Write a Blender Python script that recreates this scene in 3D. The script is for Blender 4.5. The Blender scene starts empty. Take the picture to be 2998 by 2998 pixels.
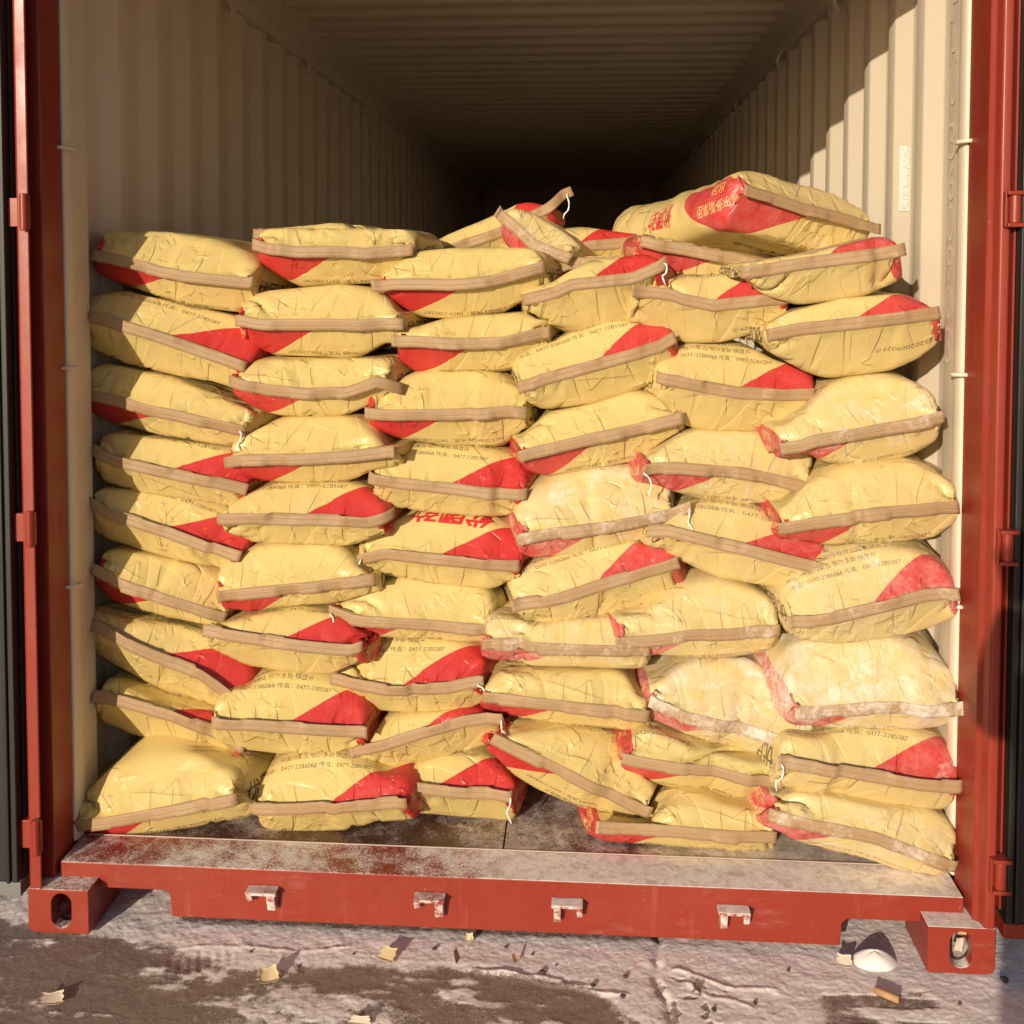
import bpy, bmesh, math, random
import numpy as np
from mathutils import Vector, Matrix
random.seed(4); RNG = np.random.default_rng(11)
scene = bpy.context.scene
COL = scene.collection

# ------------------------------------------------------------------ camera
CAM_P = np.array([0.2098, -2.5327, 1.7225])
YAW, PITCH, ROLL = -0.0670, 0.0438, 0.0009
F_PX, CX, CY, N_PX = 3042.5, 1502.4, 919.2, 2998.0
def cam_axes():
    cy, sy, cp, sp = math.cos(YAW), math.sin(YAW), math.cos(PITCH), math.sin(PITCH)
    f = np.array([sy*cp, cy*cp, -sp]); r = np.array([cy, -sy, 0.0]); u = np.cross(r, f)
    c, s = math.cos(ROLL), math.sin(ROLL)
    return c*r + s*u, -s*r + c*u, f
CR, CU, CF = cam_axes()
cam_d = bpy.data.cameras.new('camera'); cam = bpy.data.objects.new('camera', cam_d); COL.objects.link(cam)
cam_d.sensor_width = 36.0; cam_d.lens = 36.0*F_PX/N_PX
cam_d.shift_x = (N_PX/2-CX)/N_PX; cam_d.shift_y = (CY-N_PX/2)/N_PX
cam_d.clip_start = 0.05; cam_d.clip_end = 2000
m = Matrix.Identity(4)
for i in range(3):
    m[i][0], m[i][1], m[i][2], m[i][3] = CR[i], CU[i], -CF[i], CAM_P[i]
cam.matrix_world = m
scene.camera = cam

# ------------------------------------------------------------------ sky, sun, exposure
SUN_AZ, SUN_EL = math.radians(22.0), math.radians(13.6)      # light travels towards +X and +Y, low winter sun behind the left shoulder
to_sun = Vector((-math.sin(SUN_AZ)*math.cos(SUN_EL), -math.cos(SUN_AZ)*math.cos(SUN_EL), math.sin(SUN_EL)))
world = bpy.data.worlds.new('World'); scene.world = world; world.use_nodes = True
wn = world.node_tree.nodes; wl = world.node_tree.links
sky = wn.new('ShaderNodeTexSky'); sky.sky_type = 'NISHITA'; sky.sun_disc = False
sky.sun_elevation = SUN_EL; sky.sun_rotation = math.atan2(to_sun.x, to_sun.y); sky.dust_density = 1.5
wl.new(sky.outputs[0], wn['Background'].inputs[0]); wn['Background'].inputs[1].default_value = 0.09
sd = bpy.data.lights.new('sun', 'SUN'); sd.energy = 5.0; sd.angle = math.radians(0.5); sd.color = (1.0, 0.87, 0.68)
sun = bpy.data.objects.new('sun', sd); COL.objects.link(sun)
sun.rotation_euler = to_sun.to_track_quat('Z', 'Y').to_euler(); sun.location = (-3, -6, 4)
scene.view_settings.view_transform = 'Standard'; scene.view_settings.look = 'None'
scene.view_settings.exposure = -0.12; scene.view_settings.gamma = 1.0
scene.cycles.max_bounces = 8; scene.cycles.diffuse_bounces = 5

# ------------------------------------------------------------------ helpers
def ray(px, py): return CF + CR*(px-CX)/F_PX - CU*(py-CY)/F_PX
def at_y(px, py, Y):                       # the point of the plane Y on the line of sight through a photo pixel
    d = ray(px, py); return CAM_P + d*(Y-CAM_P[1])/d[1]

def empty(name, loc=(0, 0, 0)):
    o = bpy.data.objects.new(name, None); COL.objects.link(o); o.location = loc; o.empty_display_size = 0.1
    return o
def tag(o, label=None, cat=None, group=None, kind=None):
    if label: o['label'] = label
    if cat: o['category'] = cat
    if group: o['group'] = group
    if kind: o['kind'] = kind
    return o
def link_mesh(name, me, mat=None, parent=None, smooth=False):
    o = bpy.data.objects.new(name, me); COL.objects.link(o)
    if mat is not None and len(me.materials) == 0: me.materials.append(mat)
    if parent is not None:
        o.parent = parent; o.matrix_parent_inverse = Matrix.Translation(-parent.location) if parent.type == 'EMPTY' and parent.parent is None else Matrix.Identity(4)
    if smooth: me.polygons.foreach_set('use_smooth', [True]*len(me.polygons))
    return o
def bm_obj(name, bm, mat=None, parent=None, smooth=False, bevel=0, seg=2):
    bmesh.ops.recalc_face_normals(bm, faces=bm.faces)
    me = bpy.data.meshes.new(name); bm.to_mesh(me); bm.free()
    o = link_mesh(name, me, mat, parent, smooth)
    if bevel:
        md = o.modifiers.new('bevel', 'BEVEL'); md.width = bevel; md.segments = seg; md.limit_method = 'ANGLE'; md.angle_limit = math.radians(35)
        me.polygons.foreach_set('use_smooth', [True]*len(me.polygons))
        wn_ = o.modifiers.new('normals', 'WEIGHTED_NORMAL'); wn_.keep_sharp = True
    return o
def grid_mesh(name, V, faces, uv=None, mats=None):
    me = bpy.data.meshes.new(name)
    V = np.ascontiguousarray(V, dtype=np.float32); faces = np.ascontiguousarray(faces, dtype=np.int32)
    me.vertices.add(len(V)); me.vertices.foreach_set('co', V.ravel())
    nf, k = faces.shape
    me.loops.add(nf*k); me.loops.foreach_set('vertex_index', faces.ravel())
    me.polygons.add(nf); me.polygons.foreach_set('loop_start', np.arange(nf, dtype=np.int32)*k)
    try: me.polygons.foreach_set('loop_total', np.full(nf, k, dtype=np.int32))
    except Exception: pass
    if uv is not None:
        l = me.uv_layers.new(name='UVMap'); l.data.foreach_set('uv', np.ascontiguousarray(uv, dtype=np.float32).ravel())
    me.update(calc_edges=True); me.validate()
    return me
def box(bm, x0, x1, y0, y1, z0, z1):
    vs = [bm.verts.new((x, y, z)) for x in (x0, x1) for y in (y0, y1) for z in (z0, z1)]
    for q in ((0, 1, 3, 2), (4, 6, 7, 5), (0, 4, 5, 1), (2, 3, 7, 6), (0, 2, 6, 4), (1, 5, 7, 3)): bm.faces.new([vs[i] for i in q])
def prism(bm, poly, fn, a, b):             # poly: 2D outline; fn(u,v,t) -> xyz; extruded from a to b
    A = [bm.verts.new(fn(u, v, a)) for u, v in poly]; B = [bm.verts.new(fn(u, v, b)) for u, v in poly]
    n = len(poly)
    for i in range(n): bm.faces.new((A[i], A[(i+1) % n], B[(i+1) % n], B[i]))
    bm.faces.new(A); bm.faces.new(B[::-1])
def tube(bm, pts, r, n=8):
    rings = []
    P = [Vector(p) for p in pts]
    for i, p in enumerate(P):
        d = (P[min(i+1, len(P)-1)]-P[max(i-1, 0)]).normalized()
        a = d.orthogonal().normalized(); b = d.cross(a)
        if rings:
            pa = rings[-1][1]; a = (pa-d*pa.dot(d)).normalized(); b = d.cross(a)
        rr = r[i] if isinstance(r, (list, tuple)) else r
        rings.append(([bm.verts.new(p+(a*math.cos(2*math.pi*k/n)+b*math.sin(2*math.pi*k/n))*rr) for k in range(n)], a))
    for (A, _), (B, _) in zip(rings[:-1], rings[1:]):
        for k in range(n): bm.faces.new((A[k], A[(k+1) % n], B[(k+1) % n], B[k]))
    bm.faces.new(rings[0][0][::-1]); bm.faces.new(rings[-1][0])

def vnoise2(x, y, seed=0):                 # value noise on a lattice
    r = np.random.default_rng(seed); T = r.random((256, 256))
    xi = np.floor(x).astype(int); yi = np.floor(y).astype(int); fx = x-xi; fy = y-yi
    fx = fx*fx*(3-2*fx); fy = fy*fy*(3-2*fy)
    a = T[xi % 256, yi % 256]; b = T[(xi+1) % 256, yi % 256]; c = T[xi % 256, (yi+1) % 256]; d = T[(xi+1) % 256, (yi+1) % 256]
    return (a*(1-fx)+b*fx)*(1-fy)+(c*(1-fx)+d*fx)*fy
def fbm2(x, y, seed=0, oct=4, gain=0.5):
    s = 0; a = 1; t = 0
    for k in range(oct):
        s = s+a*vnoise2(x*2**k+17.3*k, y*2**k+5.1*k, seed+k); t += a; a *= gain
    return s/t
def sstep(a, b, x):
    t = np.clip((x-a)/(b-a), 0, 1); return t*t*(3-2*t)

# ------------------------------------------------------------------ materials
class NT:
    def __init__(s, name):
        s.m = bpy.data.materials.new(name); s.m.use_nodes = True
        s.t = s.m.node_tree; s.n = s.t.nodes; s.b = s.n['Principled BSDF']
    def add(s, typ, **kw):
        n = s.n.new(typ)
        for k, v in kw.items():
            if k.startswith('i_'):
                key = k[2:]; key = int(key) if key.isdigit() else key.replace('_', ' ')
                s.put(n.inputs[key], v)
            else: setattr(n, k, v)
        return n
    def put(s, sock, v):
        if hasattr(v, 'is_output') or isinstance(v, bpy.types.NodeSocket): s.t.links.new(v, sock)
        elif isinstance(v, (tuple, list)) and len(v) == 3 and sock.type == 'RGBA': sock.default_value = (*v, 1)
        else: sock.default_value = v
    def math(s, op, a, b=0.0, c=None, clamp=False):
        n = s.add('ShaderNodeMath', operation=op, use_clamp=clamp); s.put(n.inputs[0], a); s.put(n.inputs[1], b)
        if c is not None: s.put(n.inputs[2], c)
        return n.outputs[0]
    def mix(s, f, a, b):
        n = s.add('ShaderNodeMix', data_type='RGBA'); s.put(n.inputs[0], f); s.put(n.inputs[6], a); s.put(n.inputs[7], b); return n.outputs[2]
    def noise(s, vec, scale, detail=4, rough=.55, dist=0):
        n = s.add('ShaderNodeTexNoise'); s.put(n.inputs['Vector'], vec); n.inputs['Scale'].default_value = scale
        n.inputs['Detail'].default_value = detail; n.inputs['Roughness'].default_value = rough; n.inputs['Distortion'].default_value = dist
        return n.outputs[0]
    def ramp(s, f, a, b):
        n = s.add('ShaderNodeMapRange', interpolation_type='SMOOTHSTEP'); s.put(n.inputs[0], f); s.put(n.inputs[1], a); s.put(n.inputs[2], b); return n.outputs[0]
    def map(s, vec, scale=(1, 1, 1), loc=(0, 0, 0)):
        n = s.add('ShaderNodeMapping'); s.put(n.inputs[0], vec); n.inputs['Scale'].default_value = scale; n.inputs['Location'].default_value = loc; return n.outputs[0]
    def bump(s, h, strength=.3, dist=.01, normal=None):
        n = s.add('ShaderNodeBump'); s.put(n.inputs['Height'], h); s.put(n.inputs['Strength'], strength); s.put(n.inputs['Distance'], dist)
        if normal is not None: s.put(n.inputs['Normal'], normal)
        return n.outputs[0]
    def attr(s, name, typ='OBJECT'):
        n = s.add('ShaderNodeAttribute', attribute_type=typ, attribute_name=name); return n.outputs['Fac']
    def out(s, color=None, rough=None, normal=None, spec=None):
        if color is not None: s.put(s.b.inputs['Base Color'], color)
        if rough is not None: s.put(s.b.inputs['Roughness'], rough)
        if normal is not None: s.put(s.b.inputs['Normal'], normal)
        if spec is not None: s.put(s.b.inputs['Specular IOR Level'], spec)
        return s.m

def mat_plain(name, col, rough=.5, var=.12, scale=6, bump=.0):
    t = NT(name); pos = t.add('ShaderNodeNewGeometry').outputs['Position']
    f = t.noise(pos, scale, 5)
    c = t.mix(f, tuple(v*(1-var) for v in col), tuple(min(1, v*(1+var)) for v in col))
    nrm = t.bump(t.noise(pos, scale*14, 3), bump, .002) if bump else None
    return t.out(c, rough, nrm)

def mat_red(name='red_container_paint', powder=0.0, rough=.42, veil=.10):
    t = NT(name); g = t.add('ShaderNodeNewGeometry'); pos = g.outputs['Position']
    f = t.noise(pos, 3.5, 5, .6)
    c = t.mix(f, (.215, .022, .011), (.29, .036, .019))
    # scuffs and thin runs of dirt
    st = t.noise(t.map(pos, (26, 26, 2.2)), 1.0, 4, .6)
    c = t.mix(t.ramp(st, .60, .80), c, (.32, .06, .036))
    fine = t.noise(pos, 95, 4, .7)
    c = t.mix(t.math('MULTIPLY', t.ramp(fine, .66, .75), .55), c, (.50, .28, .20))
    rg = t.ramp(t.noise(pos, 9, 4), .3, .8)
    r = t.math('MULTIPLY_ADD', rg, .16, rough-.08)
    h = t.noise(pos, 42, 4, .5)
    if powder:
        sx = t.add('ShaderNodeSeparateXYZ'); t.put(sx.inputs[0], pos)
        sn = t.add('ShaderNodeSeparateXYZ'); t.put(sn.inputs[0], g.outputs['Normal'])
        big = t.noise(pos, 3.2, 5, .62, .5); mid = t.noise(pos, 17, 6, .72, .2)
        v = t.math('MULTIPLY_ADD', t.math('SUBTRACT', big, .5), 1.1, t.math('MULTIPLY', mid, 1.0))
        v = t.math('ADD', v, t.math('MULTIPLY', t.ramp(sx.outputs[0], -.4, .8), .95))
        grain = t.noise(pos, 190, 4, .75)
        v = t.math('ADD', v, t.math('MULTIPLY', t.math('SUBTRACT', grain, .5), 1.1))
        k = t.math('MULTIPLY', t.ramp(v, .33, .72), t.ramp(sn.outputs[2], .55, .85))
        k = t.math('MULTIPLY', k, t.math('MULTIPLY_ADD', t.ramp(t.noise(pos, 27, 6, .75, .6), .30, .56), .40, .60), clamp=True)
        # thin veil of dust on upright faces
        veil = t.math('MULTIPLY', t.ramp(t.noise(t.map(pos, (7, 7, 22) if veil < .5 else (40, 40, 60)), 1.0, 6, .7), .56 if veil < .5 else .38, .82 if veil < .5 else .6), veil)
        pwc = t.mix(t.ramp(t.noise(pos, 60, 5, .75), .35, .7), (.76, .69, .66), (.88, .83, .80))
        c = t.mix(t.math('MAXIMUM', k, veil), c, pwc)
        r = t.math('MAXIMUM', r, t.math('MULTIPLY', k, .95))
        h = t.math('MULTIPLY_ADD', k, 2.2, t.math('MULTIPLY_ADD', grain, .35, h))
    return t.out(c, r, t.bump(h, .14 if not powder else .30, .003))

def mat_wall():
    t = NT('beige_container_paint'); pos = t.add('ShaderNodeNewGeometry').outputs['Position']
    f = t.noise(t.map(pos, (2, 2, .6)), 1.5, 5)
    c = t.mix(f, (.67, .572, .452), (.74, .64, .515))
    c = t.mix(t.math('MULTIPLY', t.ramp(t.noise(pos, 30, 5, .7), .66, .8), .35), c, (.40, .33, .25))
    return t.out(c, t.math('MULTIPLY_ADD', t.noise(pos, 11, 3), .2, .36), t.bump(t.noise(pos, 55, 4), .06, .003))
CREASE = 1.15
# ------------------------------------------------------------------ the sheet printed on every sack, drawn here from outlines (0.5 mm per dot)
PX = 2000; SW, SH = 2200, 1100             # 1.10 m round the sack x 0.55 m along it
def text_tris(body, bold=0.0):
    c = bpy.data.curves.new('t', 'FONT'); c.body = body; c.offset = bold; c.fill_mode = 'FRONT'
    o = bpy.data.objects.new('t', c); COL.objects.link(o); bpy.context.view_layer.update()
    dg = bpy.context.evaluated_depsgraph_get(); me = o.evaluated_get(dg).to_mesh()
    me.calc_loop_triangles()
    V = np.array([v.co[:2] for v in me.vertices]); T = np.array([t.vertices[:] for t in me.loop_triangles])
    o.evaluated_get(dg).to_mesh_clear(); bpy.data.objects.remove(o); bpy.data.curves.remove(c)
    mn, mx = V.min(0), V.max(0)
    return (V-mn)/(mx-mn), T, mx-mn
def draw_text(img, body, u0, v0, u1, h, flip=False, bold=0.0, vertical=False, shear=0.0):
    """text between u0..u1 (metres) with its foot at v0, h metres tall; flip = upside down; vertical = running along v"""
    V, T, sz = text_tris(body, bold)
    x, y = V[:, 0], V[:, 1]
    if flip: x, y = 1-x, 1-y
    if vertical: P = np.stack([u0+(1-y)*h, v0+x*u1], 1)
    else: P = np.stack([u0+x*(u1-u0)+shear*y, v0+y*h], 1)
    P = P/1.10*SW if False else P*PX
    for a, b, c in P[T]:
        x0, y0 = np.floor(np.minimum(np.minimum(a, b), c)).astype(int); x1, y1 = np.ceil(np.maximum(np.maximum(a, b), c)).astype(int)
        x0, y0 = max(x0, 0), max(y0, 0); x1, y1 = min(x1, SW-1), min(y1, SH-1)
        if x1 < x0 or y1 < y0: continue
        gx, gy = np.meshgrid(np.arange(x0, x1+1)+.5, np.arange(y0, y1+1)+.5)
        d = (b[0]-a[0])*(c[1]-a[1])-(b[1]-a[1])*(c[0]-a[0])
        if abs(d) < 1e-9: continue
        s = ((gx-a[0])*(c[1]-a[1])-(gy-a[1])*(c[0]-a[0]))/d; t = ((b[0]-a[0])*(gy-a[1])-(b[1]-a[1])*(gx-a[0]))/d
        e = .02
        img[y0:y1+1, x0:x1+1][(s >= -e) & (t >= -e) & (s+t <= 1+e)] = 1
def make_sheet(name, brand_end=False):
    red = np.zeros((SH, SW), np.float32); blk = red.copy(); code = red.copy()
    u, v = np.meshgrid((np.arange(SW)+.5)/PX, (np.arange(SH)+.5)/PX)
    # P face 0..0.44, right gusset 0.44..0.55, Q face 0.55..0.99, left gusset 0.99..1.10
    e = np.clip((u-.165)/.275, 0, 1)
    top = .19*(e**1.28)*(u >= .165)
    red[(u <= .44) & (v < top)] = 1
    g = (u > .44) & (u < .55); red[g & (v < .19+.10*np.sin((u-.44)/.11*1.9))] = 1
    if not brand_end:
        draw_text(blk, '电话：0477-2286068 传真：0477-2285587', .028, .104, .318, .0145)
        draw_text(blk, '地址：中国内蒙古·鄂尔多斯·棋盘井', .026, .129, .262, .0165)
        draw_text(blk, '电力冶金集团股份有限公司氯碱化工分公司', .045, .156, .345, .0165)
        draw_text(blk, '内蒙古鄂尔多斯', .045, .181, .160, .0165)
        draw_text(blk, '鄂尔多斯集团出品', .060, .212, .330, .030, bold=.02)
        draw_text(red, '优固劲', .462, .335, .125, .062, vertical=True, bold=.03)
        draw_text(blk, '®', .47, .468, .012, .012, vertical=True)
        for a, b, c_, d_ in ((.455, .535, .485, .4875), (.455, .4575, .485, .545), (.5325, .535, .485, .545)): blk[int(c_*PX):int(d_*PX), int(a*PX):int(b*PX)] = 1
    else:
        draw_text(red, '优固劲', .135, .110, .335, .060, flip=True, bold=.03, shear=.012)
        draw_text(blk, '®', .112, .154, .126, .014, flip=True)
    tmp = np.zeros_like(red)
    draw_text(tmp, '鄂尔多斯集团', .462, .07, .14, .030, vertical=True)
    draw_text(tmp, '出品', .505, .11, .05, .030, vertical=True)
    red[tmp > 0] = 0
    draw_text(blk, '优固劲', 1.02, .10, .16, .055, vertical=True, bold=.02)
    draw_text(code, 'ES202009029', .565, .062, .685, .0125)
    draw_text(code, 'Ⓑ', .692, .0605, .708, .0155)
    # let the stamp look pressed on unevenly
    n = vnoise2(u*900, v*900, 3)*.5+vnoise2(u*200, v*200, 4)*.5; code *= (n > .33)
    A = np.ones((SH, SW, 4), np.float32); A[..., 0] = red; A[..., 1] = blk; A[..., 2] = code
    im = bpy.data.images.new(name, SW, SH, alpha=False, float_buffer=False); im.colorspace_settings.name = 'Non-Color'
    im.pixels.foreach_set(A.ravel()); im.update(); im.pack()
    return im

def make_creases(name, seed):
    """height of the creases pressed into the paper, in metres, round the whole sheet"""
    g = np.random.default_rng(seed); Hm = np.zeros((SH, SW), np.float32)
    def stroke(u, v, ang, L, A, wa=.016, wb=.0035):
        R = L+.05; x0, x1 = int((u-R)*PX), int((u+R)*PX); y0, y1 = max(int((v-R)*PX), 0), min(int((v+R)*PX), SH-1)
        if y1 <= y0: return
        gx, gy = np.meshgrid((np.arange(x0, x1)+.5)/PX, (np.arange(y0, y1)+.5)/PX)
        c, s = math.cos(ang), math.sin(ang); dx, dy = gx-u, gy-v
        tt = (dx*c+dy*s)/L; d = -dx*s+dy*c+.0012*np.sin(tt*7+u*90)
        e = np.clip((tt+.08)/.16, 0, 1)*np.clip((1.05-tt)/.55, 0, 1)
        h = A*e*np.where(d > 0, np.exp(-np.abs(d)/wa), np.exp(-np.abs(d)/wb))
        Hm[y0:y1, :][:, np.arange(x0, x1) % SW] += h.astype(np.float32)
    sg = lambda: g.choice([-1, 1])
    for k in range(24):                                    # kinks that run back from the sewn end
        stroke((k+g.random())*1.1/24, g.uniform(-.01, .015), math.pi/2+g.normal(0, .20), g.uniform(.03, .14), sg()*g.uniform(.0012, .0032), g.uniform(.010, .040), g.uniform(.0012, .0025))
    for k in range(34):                                    # broad folds that part the paper into flat panels
        stroke(g.uniform(0, 1.1), g.uniform(.0, .54), g.uniform(0, 6.28), g.uniform(.06, .20), sg()*g.uniform(.0012, .0030), g.uniform(.025, .060), g.uniform(.0015, .006))
    for k in range(26):                                    # forked dents
        u, v, a, A = g.uniform(0, 1.1), g.uniform(.0, .36), g.uniform(0, 6.28), sg()*g.uniform(.0010, .0026)
        for q in (-1, 1): stroke(u, v, a+q*g.uniform(.3, .8), g.uniform(.02, .075), A, g.uniform(.008, .022), .0018)
    for k in range(64):                                    # crumpled corners
        cu = g.choice([0.0, .44, .55, .99])+g.normal(0, .030)
        stroke(cu, abs(g.normal(0, .09)), g.uniform(0, 6.28), g.uniform(.015, .05), sg()*g.uniform(.0006, .0018), g.uniform(.005, .014), .0014)
    for k in range(30):
        stroke(g.uniform(0, 1.1), g.uniform(0, .54), g.uniform(0, 6.28), g.uniform(.008, .03), sg()*g.uniform(.0003, .0008), g.uniform(.003, .008), .0014)
    A4 = np.ones((SH, SW, 4), np.float32); A4[..., 0] = A4[..., 1] = A4[..., 2] = Hm*100+.5
    im = bpy.data.images.new(name, SW, SH, alpha=False, float_buffer=True); im.colorspace_settings.name = 'Non-Color'
    im.pixels.foreach_set(A4.ravel()); im.update(); im.pack()
    return im
CREASES = [make_creases('paper_creases', 5), make_creases('paper_creases', 8)]

def mat_sack(name, sheet):
    t = NT(name)
    uv = t.add('ShaderNodeUVMap', uv_map='UVMap').outputs[0]
    pos = t.add('ShaderNodeNewGeometry').outputs['Position']
    img = t.add('ShaderNodeTexImage', image=sheet, extension='EXTEND', interpolation='Linear'); t.put(img.inputs[0], uv)
    ch = t.add('ShaderNodeSeparateColor'); t.put(ch.inputs[0], img.outputs[0])
    dust, stamp, tone = t.attr('dust'), t.attr('stamp'), t.attr('tone')
    met = t.map(uv, (1.10, .55, 1))                        # metres on the sheet
    off = t.add('ShaderNodeVectorMath', operation='ADD'); t.put(off.inputs[0], met)
    cmb = t.add('ShaderNodeCombineXYZ'); t.put(cmb.inputs[0], t.math('MULTIPLY', tone, 37.0)); t.put(cmb.inputs[1], t.math('MULTIPLY', tone, 11.0)); t.put(off.inputs[1], cmb.outputs[0])
    mu = off.outputs[0]
    n1 = t.noise(mu, 9, 5, .6); n2 = t.noise(mu, 60, 4, .65)
    yel = t.mix(n1, (.565, .418, .148), (.645, .497, .20))
    yel = t.mix(t.math('MULTIPLY', tone, .45), yel, (.60, .46, .19))
    yel = t.mix(t.math('MULTIPLY', t.ramp(n2, .58, .78), .25), yel, (.54, .42, .18))
    red = t.mix(n1, (.47, .028, .027), (.55, .044, .038))
    scr = t.ramp(t.noise(t.map(mu, (1, .45, 1)), 75, 5, .75, .6), .655, .70)   # worn ink along the creases
    red = t.mix(t.math('MULTIPLY', scr, .75), red, (.66, .38, .22))
    c = t.mix(t.ramp(ch.outputs[0], .35, .65), yel, red)
    ink = t.math('MAXIMUM', ch.outputs[1], t.math('MULTIPLY', ch.outputs[2], stamp))
    c = t.mix(t.math('MULTIPLY', t.ramp(ink, .2, .75), .88), c, (.035, .025, .02))
    # creases of handled paper; every sack shows another stretch of the creased sheet
    shift = t.add('ShaderNodeCombineXYZ'); t.put(shift.inputs[0], t.math('MULTIPLY', tone, 9.37))
    cu = t.add('ShaderNodeVectorMath', operation='ADD'); t.put(cu.inputs[0], uv); t.put(cu.inputs[1], shift.outputs[0])
    hs = []
    for im in CREASES:
        ci = t.add('ShaderNodeTexImage', image=im, extension='REPEAT', interpolation='Cubic'); t.put(ci.inputs[0], cu.outputs[0])
        hs.append(t.math('MULTIPLY', t.math('SUBTRACT', ci.outputs[0], .5), .01))
    pick = t.math('GREATER_THAN', t.math('FRACT', t.math('MULTIPLY', tone, 53.0)), .5)
    hc = t.math('ADD', t.math('MULTIPLY', hs[0], pick), t.math('MULTIPLY', hs[1], t.math('SUBTRACT', 1.0, pick)))
    h = t.math('ADD', t.math('MULTIPLY', hc, CREASE), t.math('MULTIPLY', t.noise(mu, 22, 3, .5, .4), .0016))
    # powder
    dn = t.noise(pos, 11, 6, .68, .4); dg = t.noise(pos, 75, 5, .75)
    dv = t.math('ADD', t.math('MULTIPLY', dn, .75), t.math('MULTIPLY', dg, .35))
    thr = t.math('MULTIPLY_ADD', dust, -.26, .68)
    k = t.math('MULTIPLY', t.ramp(t.math('SUBTRACT', dv, thr), -.02, .26), t.ramp(dust, 0.0, .12))
    k = t.math('MULTIPLY', k, .80)
    film = t.math('MULTIPLY', dust, t.math('MULTIPLY', t.ramp(t.noise(pos, 24, 6, .75), .3, .75), .55))
    c = t.mix(t.math('MAXIMUM', k, film), c, (.74, .68, .60))
    rough = t.math('MAXIMUM', t.math('MULTIPLY_ADD', n2, .16, .32), t.math('MULTIPLY', k, .95))
    nb = t.bump(h, 1.0, 1.0)
    return t.out(c, rough, nb, .5)

def mat_tape():
    t = NT('brown_paper_tape')
    uv = t.add('ShaderNodeUVMap', uv_map='UVMap').outputs[0]; pos = t.add('ShaderNodeNewGeometry').outputs['Position']
    dust, tone = t.attr('dust'), t.attr('tone')
    s = t.add('ShaderNodeSeparateXYZ'); t.put(s.inputs[0], uv)
    n = t.noise(pos, 30, 5, .6); f = t.noise(t.map(uv, (14, 160, 1)), 1.0, 3)
    c = t.mix(n, (.31, .19, .093), (.40, .255, .135)); c = t.mix(t.math('MULTIPLY', tone, .5), c, (.42, .285, .165))
    c = t.mix(t.math('MULTIPLY', f, .25), c, (.22, .13, .065))
    # the sewn line shows through as a fine ridge
    line = t.math('SUBTRACT', 1.0, t.ramp(t.math('ABSOLUTE', t.math('SUBTRACT', s.outputs[1], .52)), .0, .05))
    dash = t.ramp(t.math('SINE', t.math('MULTIPLY', s.outputs[0], 620.0)), -.3, .4)
    c = t.mix(t.math('MULTIPLY', t.math('MULTIPLY', line, dash), .35), c, (.25, .14, .07))
    dn = t.noise(pos, 13, 6, .7, .4); dg = t.noise(pos, 85, 5, .75)
    dv = t.math('ADD', t.math('MULTIPLY', dn, .7), t.math('MULTIPLY', dg, .4))
    k = t.math('MULTIPLY', t.ramp(t.math('SUBTRACT', dv, t.math('MULTIPLY_ADD', dust, -.26, .69)), -.02, .24), t.ramp(dust, 0.0, .12))
    k = t.math('MULTIPLY', k, .8)
    c = t.mix(k, c, (.74, .68, .61))
    h = t.math('ADD', t.math('MULTIPLY', line, .5), t.math('MULTIPLY', t.noise(t.map(uv, (40, 3, 1)), 1.0, 4), 1.0))
    return t.out(c, t.math('MULTIPLY_ADD', n, .2, .48), t.bump(h, .5, .003), .4)
RED = mat_red(); REDP = mat_red('red_paint_under_powder', 1.0); WALL = mat_wall()
KEEP = mat_red('red_paint_chalky', .9, veil=.75); DARK = mat_plain('shadowed_steel', (.06, .02, .014), .7)
RUBBER = mat_plain('black_rubber', (.012, .011, .010), .5, .3, 30, .3)
# ------------------------------------------------------------------ the container
CON = tag(empty('shipping_container', (0, 0, 0)), 'red steel shipping container, beige inside, its doors open on a stack of yellow sacks', 'shipping container')
FZ = .157                                   # floor
HALF = 1.219
# rear sill: one beam with a pocket cut under each end
bm = bmesh.new()
prism(bm, [(-1.163, FZ), (1.163, FZ), (1.163, .094), (1.055, .094), (1.050, .090), (.880, .090), (.866, .078), (.862, .020), (-.862, .020), (-.866, .078), (-.880, .090), (-1.050, .090), (-1.055, .094), (-1.163, .094)],
      lambda u, v, t: (u, t, v), .060, .192)
sill = bm_obj('door_sill', bm, REDP, CON, bevel=.006, seg=3)
# locking-bar keepers on the sill
for hx, kind in ((-.607, 0), (-.170, 0), (.182, 1), (.600, 1)):
    bm = bmesh.new()
    w = .052
    box(bm, hx-.046, hx+.034, .022, .0595, .108, .116)                          # shelf
    if kind == 0:
        prism(bm, [(.023, .108), (.0595, .108), (.0595, .082), (.040, .082)], lambda u, v, t: (t, u, v), hx-.046, hx-.030)
        prism(bm, [(.024, .108), (.0595, .108), (.0595, .058), (.038, .062)], lambda u, v, t: (t, u, v), hx+.008, hx+.030)
    else:
        prism(bm, [(.023, .108), (.0595, .108), (.0595, .060), (.038, .064)], lambda u, v, t: (t, u, v), hx-.040, hx-.022)
        prism(bm, [(.023, .108), (.0595, .108), (.0595, .078), (.036, .080)], lambda u, v, t: (t, u, v), hx+.018, hx+.033)
    bm_obj('door_keeper', bm, KEEP, CON, bevel=.002)
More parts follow.
